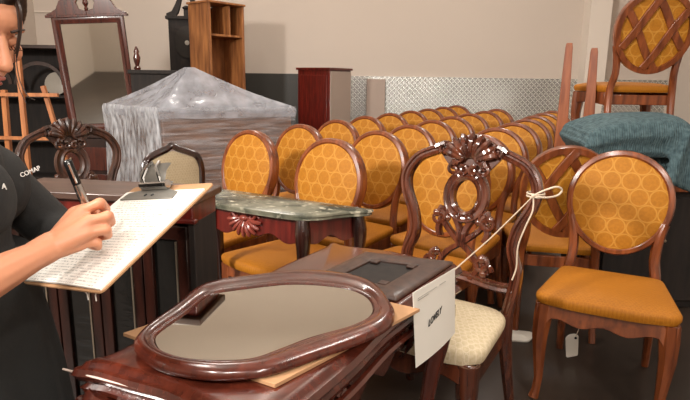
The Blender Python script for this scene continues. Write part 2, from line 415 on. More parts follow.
ordn = ['first', 'second', 'third', 'fourth', 'fifth', 'sixth', 'seventh', 'eighth', 'ninth', 'tenth', 'eleventh']
du = Vector((0.45, 0.893)); dp = Vector((0.893, -0.45))
for rn, p, s0, ds, cnt in (('left', -2.03, 2.66, 0.545, 9), ('middle', -1.41, 2.50, 0.56, 8), ('right', -0.82, 2.66, 0.54, 8)):
    for k in range(cnt):
        jit = random.uniform(-0.015, 0.015); s = s0 + ds*k
        q = dp*(p+jit) + du*(s - 0.27)
        ang = math.atan2(-0.80, -0.60) + PI/2 + random.uniform(-0.03, 0.03)
        place_oval(q.x, q.y, ang, 'amber oval-back chair, %s from the front in the %s receding row' % (ordn[k], rn), 'amber chairs in the receding rows')

# ------------------------------------------------------------------ ornate carved chair (faces -Y in its own frame)
def ob(x, z, dy=0): return (x, 0.20 + (z-0.45)*0.16 + dy, z)
ONV = Vector((0, 1, -0.16)).normalized()
def spiral(cx, cz, r0, turns, sgn, dy, rad, a0=0):
    pts = []; rr = []; n = 22
    for k in range(n+1):
        t = k/n; a = a0 + sgn*2*PI*turns*t; r = r0*(1-0.85*t)
        pts.append(ob(cx+r*math.cos(a), cz+r*math.sin(a), dy)); rr.append(rad*(1-0.45*t))
    return pts, rr
def make_ornate(name, label, wm, fabric):
    root = thing(name, label, 'chair')
    out = round_poly([(-0.25, -0.19), (-0.11, -0.235), (0.11, -0.235), (0.25, -0.19), (0.215, 0.20), (-0.215, 0.20)], 0.10, 6)
    MB().cushion(out, 0.42, 0.475, 0.03).build('seat', fabric, root)
    fr = MB()
    fr.prism([(-0.25, 0.425)] + [(-0.25+0.5*k/20, 0.36 - 0.018*math.cos(4*PI*k/20)) for k in range(21)] + [(0.25, 0.425)], (-0.20, -0.172), lambda a, b, o: (a*0.94, o-0.03*(1-(a/0.25)**2), b))
    for sx in (-1, 1): fr.prism([(-0.19, 0.425), (-0.19, 0.35), (0.2, 0.35), (0.2, 0.425)], (0, 0.025), lambda a, b, o: (sx*(0.235-(a+0.19)*0.07-o), a, b))
    fr.box((0, 0.19, 0.39), (0.39, 0.025, 0.07))
    fr.build('seat_frame', wm, root, bevel=0.004)
    tp = [(0.018, 0.0), (0.026, 0.02), (0.026, 0.035), (0.016, 0.05), (0.02, 0.10), (0.027, 0.17), (0.032, 0.21), (0.022, 0.235), (0.033, 0.25), (0.033, 0.262), (0.022, 0.275), (0.034, 0.295), (0.036, 0.33), (0.036, 0.42)]
    for sx in (-1, 1):
        MB().lathe((sx*0.205, -0.178, 0), tp, 14).build('leg', wm, root)
        MB().tube(spline([(sx*0.215, 0.30, 0.0), (sx*0.208, 0.25, 0.16), (sx*0.2, 0.212, 0.32), (sx*0.2, 0.20, 0.46)], 4), [0.017+0.008*min(1, k/9) for k in range(13)], 8, up=(0, 1, 0)).build('leg', wm, root)
    groove = [(-0.021, -0.008), (-0.017, -0.019), (-0.008, -0.021), (-0.003, -0.013), (0.003, -0.013), (0.008, -0.021), (0.017, -0.019), (0.021, -0.008), (0.019, 0.016), (-0.019, 0.016)]
    st = [(-0.20, 0.45), (-0.213, 0.55), (-0.215, 0.62), (-0.192, 0.70), (-0.205, 0.777), (-0.243, 0.86), (-0.25, 0.93), (-0.212, 0.995), (-0.15, 1.028), (-0.085, 1.05)]
    for sx in (-1, 1):
        MB().sweep([ob(sx*a, b) for a, b in [tuple(q) for q in spline(st, 5)]], groove, ONV).build('stile', wm, root)
    # crest: fluted shell with scrolls and leaves
    cr = MB()
    for k in range(9):
        a = PI*(0.1 + 0.8*k/8); R = 0.085 + 0.012*math.sin(PI*k/8)
        p0 = (0.02*math.cos(a), 1.005+0.01*math.sin(a)); p1 = (1.25*R*math.cos(a), 1.0+R*math.sin(a)+0.008)
        cr.tube([ob(p0[0]+(p1[0]-p0[0])*t, p0[1]+(p1[1]-p0[1])*t, -0.012-0.014*math.sin(PI*t)) for t in (0, 0.25, 0.5, 0.75, 1)], [0.006, 0.010, 0.013, 0.014, 0.009], 7)
    shell = [(-0.125, 1.03), (-0.10, 1.06), (-0.07, 1.075), (-0.04, 1.095), (0, 1.103), (0.04, 1.095), (0.07, 1.075), (0.10, 1.06), (0.125, 1.03), (0.10, 1.0), (0.07, 0.965), (0.0, 0.95), (-0.07, 0.965), (-0.10, 1.0)]
    cr.prism(shell, (-0.004, 0.016), lambda a, b, o: ob(a, b, o))
    for sx in (-1, 1):
        for (cx, cz, r0, tn, sg, a0) in ((0.045, 1.015, 0.03, 1.4, 1, 0.5), (0.055, 0.968, 0.026, 1.3, -1, 2.2), (0.10, 1.045, 0.022, 1.2, 1, -1.0), (0.02, 0.965, 0.02, 1.2, 1, 1.0)):
            pts, rr = spiral(cx, cz, r0, tn, sg, -0.018, 0.0085, a0)
            cr.tube([(sx*q[0], q[1], q[2]) for q in pts], rr, 6)
        for (x, z, l, an) in ((0.12, 1.05, 0.05, -0.45), (0.11, 1.03, 0.045, -0.9), (0.085, 0.99, 0.04, -1.3), (0.14, 1.045, 0.05, -0.6)):
            cr.tube([ob(sx*(x-0.03+l*t*math.cos(an)), z+l*t*math.sin(an)+0.02, -0.01-0.012*math.sin(PI*t)) for t in (0, 0.3, 0.6, 1)], [0.004, 0.011, 0.010, 0.002], 6)
    cr.build('crest', wm, root)
    # splat: open ring, crossing straps, scrolls
    sp = MB()
    ringp = [ob(0.067*math.cos(2*PI*k/32), 0.868+0.083*math.sin(2*PI*k/32), -0.004) for k in range(32)]
    sp.sweep(ringp, [(-0.024, -0.004), (-0.018, -0.016), (-0.008, -0.010), (0.004, -0.010), (0.012, -0.020), (0.022, -0.012), (0.024, 0.014), (-0.022, 0.014)], ONV, True)
    for sx in (-1, 1):
        for q in ([(-0.085, 0.82), (-0.075, 0.76), (-0.02, 0.70), (0.045, 0.65), (0.075, 0.60), (0.05, 0.555)], [(-0.07, 0.80), (-0.095, 0.74), (-0.085, 0.70)], [(-0.04, 0.79), (-0.012, 0.74), (-0.008, 0.69)]):
            sp.sweep([ob(sx*a, b, -0.002*sx) for a, b in [tuple(t) for t in spline(q, 5)]], [(-0.013, -0.004), (-0.008, -0.014), (0.008, -0.014), (0.013, -0.004), (0.011, 0.012), (-0.011, 0.012)], ONV)
        for (cx, cz, r0, tn, sg, a0) in ((0.098, 0.775, 0.03, 1.4, 1, 2.0), (0.075, 0.80, 0.022, 1.3, -1, 1.0), (0.085, 0.62, 0.032, 1.4, -1, 1.5), (0.11, 0.60, 0.022, 1.3, 1, 0.0), (0.03, 0.945, 0.016, 1.2, 1, 0), (0.02, 0.79, 0.014, 1.1, 1, 0)):
            pts, rr = spiral(cx, cz, r0, tn, sg, -0.012, 0.010, a0)
            sp.tube([(sx*t[0], t[1], t[2]) for t in pts], rr, 6)
        for (x, z, r) in ((0.105, 0.79, 0.016), (0.09, 0.64, 0.018), (0.06, 0.775, 0.014), (0.1, 0.585, 0.015)): sp.ball(ob(sx*x, z, -0.012), (r, r*0.7, r), 8, 6)
    sp.build('splat', wm, root)
    MB().sweep([ob(x, 0.555 + 0.008*math.cos(x*20)) for x in [-0.21+0.42*k/14 for k in range(15)]], [(-0.02, -0.008), (-0.012, -0.018), (0.0, -0.010), (0.012, -0.018), (0.02, -0.008), (0.018, 0.014), (-0.018, 0.014)], ONV).build('rail', wm, root)
    return root
orn = make_ornate('carved_dining_chair', 'carved mahogany shell-crest dining chair with cream seat, string tied on its back', M['carved'], M['cream'])
orn.location = (0.322, 1.905, 0); orn.rotation_euler = (0, 0, math.radians(-34)); orn.scale = (1.05, 1, 1)
ORN = Matrix.Translation(orn.location) @ Matrix.Rotation(math.radians(-34), 4, 'Z') @ Matrix.Diagonal((1.05, 1, 1, 1))

# dark carved chair behind the cabinet, left
orn2 = copy_tree(orn); orn2.name = 'carved_dining_chair'
orn2['label'] = 'dark carved arched-back chair between the woman and the plastic-wrapped stack'
orn2.location = (-1.23, 2.70, 0); orn2.rotation_euler = (0, 0, math.radians(46)); orn2.scale = (0.96, 1, 0.985)
for ch in orn2.children:
    if not ch.name.startswith('seat') or ch.name.startswith('seat_frame'):
        ch.material_slots[0].link = 'OBJECT'; ch.material_slots[0].material = M['old_wood']

# upholstered arched back chair
def make_arch_chair():
    root = thing('upholstered_dining_chair', 'dark wood arched chair with cream padded back behind the clipboard', 'chair', (-1.07, 3.72, 0), math.radians(38))
    root.scale = (0.9, 0.9, 0.9)
    out = round_poly([(-0.245, -0.24), (0.245, -0.24), (0.21, 0.2), (-0.21, 0.2)], 0.06)
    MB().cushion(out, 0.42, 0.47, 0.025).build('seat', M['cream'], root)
    fr = MB()
    for a, b2 in ((-0.225, 0), (0.19, 0)): fr.box((0, a, 0.39), (0.42, 0.03, 0.065))
    for sx in (-1, 1): fr.box((sx*0.21, -0.02, 0.39), (0.03, 0.40, 0.065))
    fr.build('seat_frame', M['dark_wood'], root, bevel=0.004)
    for sx in (-1, 1):
        MB().tube([(sx*0.21, -0.21, 0.40), (sx*0.214, -0.216, 0.2), (sx*0.216, -0.222, 0.0)], [0.026, 0.02, 0.016], 8).build('leg', M['dark_wood'], root)
        MB().tube(spline([(sx*0.2, 0.29, 0), (sx*0.2, 0.21, 0.3), (sx*0.2, 0.2, 0.5)], 4), 0.02, 8, up=(0, 1, 0)).build('leg', M['dark_wood'], root)
    arch = spline([(-0.2, 0.45), (-0.215, 0.6), (-0.225, 0.74), (-0.20, 0.83), (-0.13, 0.87), (-0.05, 0.90), (0, 0.925), (0.05, 0.90), (0.13, 0.87), (0.20, 0.83), (0.225, 0.74), (0.215, 0.6), (0.2, 0.45)], 4)
    MB().sweep([ob(q[0], q[1]) for q in arch], [(-0.026, -0.012), (-0.01, -0.022), (0.012, -0.018), (0.026, -0.006), (0.022, 0.016), (-0.022, 0.016)], ONV).build('back_frame', M['dark_wood'], root)
    pad = round_poly([(-0.2, 0.55), (0.2, 0.55), (0.212, 0.74), (0.18, 0.82), (0.0, 0.89), (-0.18, 0.82), (-0.212, 0.74)], 0.03)
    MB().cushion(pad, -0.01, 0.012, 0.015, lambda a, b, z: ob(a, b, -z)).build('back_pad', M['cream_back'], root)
    MB().box(ob(0, 0.545), (0.41, 0.03, 0.04)).build('rail', M['dark_wood'], root, bevel=0.004)
    return root
make_arch_chair()

# ------------------------------------------------------------------ foreground carved table (own axes: x = u, y = v)
TROT = math.radians(-29.4); TL = Vector((-0.52, 0.98, 0)); TZ = 0.765
tab = thing('carved_side_table', 'glossy dark carved table in the foreground under the flat mirror and cardboard', 'table', TL, TROT)
TM = Matrix.Translation(TL) @ Matrix.Rotation(TROT, 4, 'Z')
TW, TLN = 0.44, 1.0
def wavy(ix):   # serpentine outline of the top, inset ix
    pts = [(0.0, 0.004), (0.05, 0.016), (0.11, 0.022), (0.22, 0.034), (0.33, 0.022), (0.39, 0.016), (0.44, 0.004),
           (0.445, 0.06), (0.45, 0.3), (0.44, 0.5), (0.45, 0.7), (0.445, 0.92), (0.45, 0.985),
           (0.39, 0.975), (0.22, 1.0), (0.05, 0.975), (-0.01, 0.985), (0.0, 0.92), (-0.01, 0.7), (0.0, 0.5), (0.005, 0.3), (0.02, 0.06)]
    P = spline(pts, 4, True); cx, cy = 0.22, 0.5
    return [(cx+(q[0]-cx)*(1-ix/0.25), cy+(q[1]-cy)*(1-ix/0.5)) for q in P]
tb = MB()
tb.rings([[Vector((a, b2, z)) for a, b2 in wavy(i)] for i, z in ((0.03, TZ-0.075), (0.012, TZ-0.068), (0.006, TZ-0.055), (0.018, TZ-0.046), (0.004, TZ-0.038), (-0.004, TZ-0.026), (0.002, TZ-0.013), (0.012, TZ-0.010), (0.018, TZ-0.003), (0.03, TZ))])
tb.build('tabletop', M['mahogany'], tab)
ap = MB()
def scallop(L, n): return [(0, TZ-0.07)] + [(L*k/40, TZ-0.16+0.018*math.cos(2*PI*n*k/40)) for k in range(41)] + [(L, TZ-0.07)]
ap.prism(scallop(0.36, 3), (0.055, 0.075), lambda a, b2, o: (0.04+a, o, b2))
ap.prism(scallop(0.36, 3), (0.905, 0.925), lambda a, b2, o: (0.04+a, o, b2))
ap.prism(scallop(0.88, 6), (0.035, 0.055), lambda a, b2, o: (o, 0.04+a, b2))
ap.prism(scallop(0.88, 6), (0.385, 0.405), lambda a, b2, o: (o, 0.04+a, b2))
ap.build('apron', M['mahogany'], tab, bevel=0.003)
led = MB()
led.sweep([(a, b2, TZ-0.083) for a, b2 in wavy(0.004)], [(-0.007, -0.006), (0.004, -0.007), (0.009, 0.0), (0.004, 0.007), (-0.007, 0.006)], (0, 0, 1), True)
led.build('moulding', M['mahogany'], tab)
for (ox, oy, sx, ax) in ((0.22, 0.052, 1, 0), (0.22, 0.052, -1, 0), (0.41, 0.25, 1, 1), (0.41, 0.25, -1, 1), (0.41, 0.72, 1, 1), (0.41, 0.72, -1, 1)):
    pts = []; rr = []; cv = MB()
    for k in range(24):
        t = k/23; a = 0.4+2*PI*1.3*t; r = 0.04*(1-0.8*t); d = sx*(0.09 - r*math.cos(a)); z = TZ-0.115+r*math.sin(a)*0.8
        pts.append((ox+d, oy, z) if not ax else (ox, oy+d, z)); rr.append(0.009*(1-0.4*t))
    cv.tube(pts, rr, 6)
    for j in range(4):
        d = sx*(0.03+0.012*j); z0 = TZ-0.10-0.014*j
        cv.tube([(ox+d*t, oy-0.004, z0-0.02*t) if not ax else (ox+0.004, oy+d*t, z0-0.02*t) for t in (0.1, 0.5, 1.0)], [0.004, 0.009, 0.003], 6)
    cv.build('carving', M['mahogany'], tab)
for x in (0.045, 0.395):
    for y in (0.045, 0.90):
        ox = -1 if x < 0.2 else 1; oy = -1 if y < 0.5 else 1
        zz = [TZ-0.07, TZ-0.13, TZ-0.22, TZ-0.36, TZ-0.52, 0.08, 0.03, 0.0]; of = [0.0, 0.018, 0.02, 0.004, -0.008, 0.0, 0.014, 0.018]; rr = [0.04, 0.046, 0.036, 0.025, 0.02, 0.019, 0.026, 0.024]
        lg = MB().tube(spline([(x+ox*o, y+oy*o, z) for z, o in zip(zz, of)], 3), [q[0] for q in spline([(r, 0) for r in rr], 3)], 10, up=(1, 1, 0)).build('leg', M['mahogany'], tab)
TI = TM.inverted()
MB().tube([TI @ atz(63, 369, 0.742), TI @ atz(172, 397.5, 0.742)], 0.0022, 6).build('edge_strip', plain('pale_edge_strip', srgb(214, 196, 184), 0.3), tab)
# cardboard
def tput(bld, mat, name): return bld
cardc = [(-0.015, 0.075), (0.385, 0.05), (0.48, 0.0), (0.0, 0.0)]
cb = MB(); cb.m = TM
P0 = Vector((-0.463, 1.092)); P1 = Vector((-0.119, 0.897)); P2 = Vector((0.181, 1.242)); P3 = P0+P2-P1
cb = MB().prism([tuple(P0), tuple(P1), tuple(P2), tuple(P3)], (TZ+0.0005, TZ+0.0085), lambda a, b, o: (a, b, o))
o = cb.build('cardboard_sheet', M['card'], bevel=0.001); tag(o, 'tan corrugated cardboard sheet lying under the kidney-shaped mirror', 'cardboard')
# flat mirror
mo = [(134, 347), (156, 365), (201, 375), (242, 375), (272, 371), (313, 357), (364, 339), (389, 326), (395, 313), (390, 303), (382, 291), (369, 281), (343, 274), (303, 271), (252, 276), (217, 281), (196, 289), (175, 307), (151, 324), (138, 336)]
mi = [(157, 346), (165, 352), (186, 358), (217, 360), (252, 358), (278, 349), (313, 336), (349, 326), (371, 315), (372, 303), (361, 293), (338, 286.5), (293, 283.5), (247, 288), (214, 293), (203, 299), (186, 313), (163, 329), (155, 337)]
MZ = TZ + 0.0095
oc = spline([atz(px, py, MZ+0.012).xy for px, py in mo], 4, True)
ic = spline([atz(px, py, MZ+0.014).xy for px, py in mi], 4, True)
mroot = thing('wall_mirror', 'kidney-shaped mirror in a glossy mahogany frame lying flat on cardboard', 'mirror', (-0.15, 1.12, MZ))
cen = Vector((-0.15, 1.13))
def polar(cv, n=96):    # resample outline by angle about the centre
    out = []
    for k in range(n):
        a = 2*PI*k/n; d = Vector((math.cos(a), math.sin(a))); best = 0
        for i in range(len(cv)):
            p, q = cv[i]-cen, cv[(i+1) % len(cv)]-cen; e = q-p; den = d.x*e.y - d.y*e.x
            if abs(den) < 1e-9: continue
            t = (p.x*e.y - p.y*e.x)/den; s = (p.x*d.y - p.y*d.x)/den
            if t > 0 and -1e-6 <= s <= 1+1e-6: best = max(best, t)
        out.append(cen + d*best)
    return out
po, pi_ = polar(oc), polar(ic)
def lerp(a, b, t): return a*(1-t)+b*t
fr = MB(); rs = []
for t, z in ((0.06, 0.0), (0.0, 0.004), (0.0, 0.012), (0.05, 0.017), (0.12, 0.020), (0.25, 0.024), (0.40, 0.025), (0.6, 0.022), (0.74, 0.016), (0.80, 0.0165), (0.92, 0.016), (1.0, 0.012), (1.02, 0.0)):
    rs.append([Vector((*lerp(a, b, t), MZ+z)) for a, b in zip(po, pi_)])
fr.m = Matrix.Translation((0.15, -1.12, -MZ)); fr.rings(rs, False); n = len(po); 
fr.build('frame', M['mahogany'], mroot)
gl = MB(); gl.m = fr.m; gl.prism([tuple(lerp(a, b, 1.03)) for a, b in zip(po, pi_)], (MZ+0.002, MZ+0.012), lambda a, b, o: (a, b, o)); gl.build('glass', M['mirror'], mroot, smooth=False)
# dark rectangular frame lying at the table's far end
df = thing('picture_frame', 'dull brown wooden frame with rectangular opening lying behind the flat mirror', 'frame', TM @ Vector((0, 0, TZ)), TROT)
fo = [(0.145, 0.60), (0.41, 0.595), (0.435, 0.955), (0.165, 0.90)]
fi = [(0.205, 0.665), (0.345, 0.665), (0.36, 0.865), (0.22, 0.845)]
db = MB(); rs = []
for t, z in ((0.0, 0.001), (0.0, 0.008), (0.12, 0.012), (0.5, 0.016), (0.85, 0.013), (1.0, 0.010), (1.0, 0.001)):
    rs.append([Vector((*lerp(Vector(a), Vector(b), t), z)) for a, b in zip(fo, fi)])
db.rings(rs, False, True); db.build('frame', M['matte_dark'], df, bevel=0.003)
MB().prism([(0.20, 0.66), (0.35, 0.66), (0.365, 0.87), (0.215, 0.85)], (0.001, 0.004), lambda a, b, o: (a, b, o)).build('backing', M['black_wood'], df, smooth=False)
for (a, b2) in ((0.335, 0.68), (0.345, 0.845), (0.235, 0.83), (0.22, 0.68)):
    MB().box((a, b2, 0.009), (0.026, 0.026, 0.008)).build('corner_block', M['matte_dark'], df, bevel=0.003)

# white paper sign hanging beside the table, with string to the carved chair
u3 = Vector((math.cos(TROT), math.sin(TROT), 0)); v3 = Vector((-math.sin(TROT), math.cos(TROT), 0))
def hitu(px, py, d):
    r = ray(px, py); o0 = Vector((0, 0, CAMH)); t = (d + TL.dot(u3) - o0.dot(u3))/r.dot(u3); return o0 + r*t
SD = 0.468
SA, SB, SC_, SDn = hitu(413, 293, SD), hitu(455, 268, SD), hitu(455, 333, SD), hitu(416, 368, SD)
sg = thing('paper_sign', 'white paper sign lettered LOVELY hanging beside the cream-seated chair', 'sign', (SA+SC_)/2, TROT)
SM = Matrix.Translation((SA+SC_)/2) @ Matrix.Rotation(TROT, 4, 'Z'); SI = SM.inverted()
pb = MB(); pb.m = SI
q4 = [SA, SB, SC_, SDn]
gr = []
for j in range(7):
    row = []
    for i in range(9):
        s, t = i/8, j/6
        p = (SA*(1-s)+SB*s)*(1-t) + (SDn*(1-s)+SC_*s)*t
        row.append(p + u3*0.006*math.sin(PI*s)*t)
    gr.append(row)
vs = [p for r in gr for p in r] + [p - u3*0.0012 for r in gr for p in r]; fs = []
for j in range(6):
    for i in range(8):
        a = j*9+i; fs.append((a, a+1, a+10, a+9)); fs.append((63+a, 63+a+9, 63+a+10, 63+a+1))
for i in range(8): fs += [(i, 63+i, 64+i, i+1), (54+i, 55+i, 118+i, 117+i)]
for j in range(6): fs += [(j*9, j*9+9, 63+j*9+9, 63+j*9), (j*9+8, 63+j*9+8, 63+j*9+17, j*9+17)]
pb.add(vs, fs); pb.build('sheet', M['paper'], sg)
ex = (SB-SA).normalized(); ey = (SA-SDn).normalized(); ez = ex.cross(ey).normalized(); ey = ez.cross(ex)
if ez.dot(u3) < 0: ez = -ez
def sgn_mat(p, ang=0):
    R = Matrix((ex, ey, ex.cross(ey))).transposed().to_4x4()
    return SI @ Matrix.Translation(p + u3*0.0045) @ R @ Matrix.Rotation(ang, 4, 'Z')
text_mesh('lettering', 'LOVELY', 0.027, M['ink'], sg, sgn_mat(hitu(433.5, 316.5, SD), math.radians(8)), shear=0.2)
hl = MB(); hl.m = SI
for (x0, x1, yy) in ((0.08, 0.5, 0.1), (0.56, 0.72, 0.1), (0.08, 0.3, 0.125)):
    p0 = SA*(1-x0)+SB*x0 + (SDn-SA)*yy + u3*0.0022; p1 = SA*(1-x1)+SB*x1 + (SDn-SA)*yy + u3*0.0022
    hl.tube([p0, p1], 0.0009, 4)
hl.build('printed_line', M['faint_ink'], sg)
loopc = ORN @ Vector(ob(0.247, 0.905, -0.03))
st = MB()
kn = loopc
end = SB + Vector((0.0, 0.0, -0.004))
st.tube([end, end*0.6+kn*0.4+Vector((0, 0, -0.008)), end*0.2+kn*0.8+Vector((0, 0, -0.004)), kn], 0.0021, 6)
lp = spline([kn, kn+Vector((0.03, -0.01, 0.02)), kn+Vector((0.075, -0.01, 0.035)), kn+Vector((0.10, 0, 0.022)), kn+Vector((0.085, 0, 0.002)), kn+Vector((0.04, -0.01, -0.004)), kn], 6)
st.tube(lp, 0.0036, 6)
st.tube(spline([kn, kn+Vector((-0.005, -0.02, -0.05)), kn+Vector((-0.03, -0.03, -0.11)), kn+Vector((-0.05, -0.03, -0.18)), kn+Vector((-0.048, -0.025, -0.26)), kn+Vector((-0.06, -0.025, -0.31))], 5), 0.0028, 6)
lc = ORN @ Vector(ob(0.247, 0.905, 0)); nx = (ORN.to_3x3() @ Vector((1, 0, 0))); ny = (ORN.to_3x3() @ Vector((0, 1, 0)))
for dz in (-0.006, 0.004): st.tube([lc + nx*0.029*math.cos(2*PI*k/14) + ny*0.03*math.sin(2*PI*k/14) + Vector((0, 0, dz)) for k in range(14)], 0.0034, 6, True)
st.ball(kn, 0.008, 8, 6)
o = st.build('tie_string', M['string']); tag(o, 'white string looped round the carved chair back and stretched to the paper sign', 'string')

# ------------------------------------------------------------------ marble-topped console
mt = thing('marble_top_table', 'red mahogany side table with green marble top and carved shell', 'table')
MT_Z = 0.77
fl, fc, fr_, bl = atz(204, 201, MT_Z), atz(303, 216, MT_Z), atz(371, 210, MT_Z), atz(215, 189, MT_Z)
# local frame: x along the front edge, y to the back
e1 = (fc-fl).xy.normalized(); e2 = Vector((-e1.y, e1.x)); ang = math.atan2(e1.y, e1.x)
mt.location = (fl.x, fl.y, 0); mt.rotation_euler = (0, 0, ang)
W = (fc-fl).xy.length; rv = (fr_-fc).xy; RX, RY = rv.dot(e1), rv.dot(e2)      # canted side runs from the front corner to the back corner
out = spline([(0.02, -0.004), (W*0.25, -0.014), (W*0.5, -0.016), (W*0.75, -0.014), (W-0.03, -0.004), (W+0.012, 0.014), (W+RX*0.3, RY*0.22), (W+RX*0.62, RY*0.62), (W+RX+0.0, RY-0.02), (W+RX, RY+0.01), (W+RX-0.04, RY+0.02),
              (W*0.5, RY+0.02), (-RX+0.04, RY+0.02), (-RX, RY+0.01), (-RX, RY-0.02), (-RX*0.62, RY*0.62), (-RX*0.3, RY*0.22), (-0.012, 0.014)], 4, True)
tp = MB(); cx, cy = W/2, 0.13
tp.rings([[Vector((cx+(a-cx)*k, cy+(b2-cy)*k, z)) for a, b2 in [tuple(q) for q in out]] for k, z in ((0.95, MT_Z-0.026), (0.985, MT_Z-0.022), (0.98, MT_Z-0.013), (1.0, MT_Z-0.008), (0.995, MT_Z-0.001), (0.985, MT_Z))])
tp.build('marble_top', M['marble'], mt)
ap = MB()
def scal(L, n, d=0.012): return [(0, MT_Z-0.027)] + [(L*k/36, MT_Z-0.135+d*math.cos(2*PI*n*k/36)+0.02*math.sin(PI*k/36)) for k in range(37)] + [(L, MT_Z-0.027)]
def apron_between(p, q, n):
    p, q = Vector(p), Vector(q); d = (q-p); L = d.length; d = d/L; nn = Vector((-d.y, d.x))
    ap.prism(scal(L, n), (0.0, 0.018), lambda a, b2, o: ((p+d*a+nn*o).x, (p+d*a+nn*o).y, b2))
lf = [(0.02, 0.025), (W-0.02, 0.025), (W+RX-0.06, RY-0.01), (-RX+0.06, RY-0.01)]
apron_between(lf[0], lf[1], 3); apron_between(lf[1], lf[2], 2); apron_between(lf[3], lf[0], 2); apron_between(lf[2], lf[3], 3)
ap.build('apron', M['red_wood'], mt, bevel=0.002)
for (x, y), (ox, oy) in zip(lf, ((-0.7, -0.7), (0.7, -0.7), (1, 0.2), (-1, 0.2))):
    zz = [MT_Z-0.026, MT_Z-0.09, MT_Z-0.18, MT_Z-0.34, 0.18, 0.06, 0.0]; of = [0, 0.010, 0.010, 0.0, -0.006, 0.002, 0.016]; rr = [0.028, 0.033, 0.026, 0.019, 0.016, 0.017, 0.024]
    MB().tube(spline([(x+ox*q, y+oy*q, z) for z, q in zip(zz, of)], 3), [q[0] for q in spline([(r, 0) for r in rr], 3)], 10, up=(1, 1, 0)).build('leg', M['dark_wood'], mt)
SHX = W*0.40
sh = MB()
for k in range(9):
    a = PI*(1.06 + 0.88*k/8); 
    sh.tube([(SHX+(0.015+0.075*t)*math.cos(a), 0.022-0.016*math.sin(PI*min(1, t*0.9)), MT_Z-0.05+(0.01+0.075*t)*math.sin(a)) for t in (0, 0.3, 0.6, 0.85, 1)], [0.003, 0.006, 0.009, 0.010, 0.006], 7)
sh.ball((SHX, 0.016, MT_Z-0.052), (0.024, 0.014, 0.014), 8, 6)
for sx in (-1, 1): sh.tube([(SHX+sx*(0.03+0.05*t), 0.018, MT_Z-0.045-0.012*math.sin(2*PI*t)) for t in (0, 0.25, 0.5, 0.75, 1)], [0.008, 0.008, 0.007, 0.006, 0.003], 6)
sh.build('shell_carving', plain('carved_pink_wood', srgb(134, 62, 50), 0.3), mt)
MB().box((W/2, 0.025, 0.26), (W-0.06, 0.026, 0.032)).build('stretcher', M['red_wood'], mt, bevel=0.004)

# ------------------------------------------------------------------ dark display cabinet behind the clipboard
cB = atz(192, 197, 0.976); CW = 0.58; CD = 0.17
ang = math.radians(-9); cA = cB - Vector((math.cos(ang), math.sin(ang), 0))*CW
cab = thing('display_cabinet', 'dark mahogany display cabinet with glass doors behind the clipboard', 'cabinet', (cA.x, cA.y, 0), ang)
MB().box((CW/2, CD/2, 0.965), (CW+0.03, CD+0.03, 0.022)).build('top', M['slab_wood'], cab, bevel=0.004)
sw = MB(); pr = [(0, 0.0), (0.012, 0.004), (0.016, 0.02), (0.006, 0.028), (0.004, 0.05), (0, 0.055)]
sw.box((CW/2, CD/2+0.0, 0.925), (CW, CD, 0.058)).box((CW/2, 0.002, 0.905), (CW+0.02, 0.02, 0.014)); sw.build('cornice', M['red_wood'], cab, bevel=0.004)
bd = MB()
bd.box((0.012, CD/2, 0.47), (0.024, CD-0.01, 0.86)).box((CW-0.012, CD/2, 0.47), (0.024, CD-0.01, 0.86)).box((CW/2, CD-0.012, 0.47), (CW, 0.016, 0.86)).box((CW/2, CD/2, 0.06), (CW, CD-0.01, 0.10)).box((CW/2, CD/2+0.01, 0.5), (CW-0.05, CD-0.05, 0.02))
bd.build('body', M['black_wood'], cab, bevel=0.002)
nd = 4; dw = (CW-0.02)/nd
for k in range(nd):
    x0 = 0.01+dw*k; x1 = x0+dw-0.004; z0, z1 = 0.115, 0.893
    d = MB()
    for (a, b2, c, e) in ((x0, x0+0.03, z0, z1), (x1-0.03, x1, z0, z1), (x0, x1, z0, z0+0.04), (x0, x1, z1-0.04, z1)):
        d.box(((a+b2)/2, -0.008, (c+e)/2), (b2-a, 0.018, e-c))
    dr = d.build('door', M['dark_wood'], cab, bevel=0.002)
    MB().box(((x0+x1)/2, -0.004, (z0+z1)/2), (dw-0.066, 0.005, z1-z0-0.082)).build('glass_pane', M['glass'], dr, smooth=False)
    MB().box((x1-0.033, -0.017, (z0+z1)/2), (0.0045, 0.005, z1-z0-0.09)).build('edge_trim', M['brass'], dr, smooth=False)

# ------------------------------------------------------------------ plastic-wrapped furniture
wr = thing('plastic_wrapped_furniture', 'wide brown furniture stack draped in crinkled clear plastic film', 'wrapped furniture', (0, 0, 0))
fcn, rgt, lft = Vector((-1.50, 4.55)), Vector((-0.46, 5.1)), Vector((-2.22, 5.2)); bck = rgt + lft - fcn
quad = [fcn, rgt, bck, lft]; cc = (fcn+bck)/2
def inset(k): return [tuple(cc+(p-cc)*k) for p in quad]
bx = MB().prism(inset(0.96), (0.0, 0.98), lambda a, b, o: (a, b, o))
bx.build('cabinet_body', wood('wrapped_brown', srgb(92, 66, 52), srgb(130, 98, 80), 0.5, 0.0, (1.5, 1.5, 16)), wr, bevel=0.01)
bb = MB(); 
bb.tube([(fcn.x*0.5+bck.x*0.5-0.05, cc.y, 0.98), (fcn.x*0.5+bck.x*0.5-0.05, cc.y, 1.33)], [0.17, 0.05], 8); bb.build('bundle', M['matte_dark'], wr)
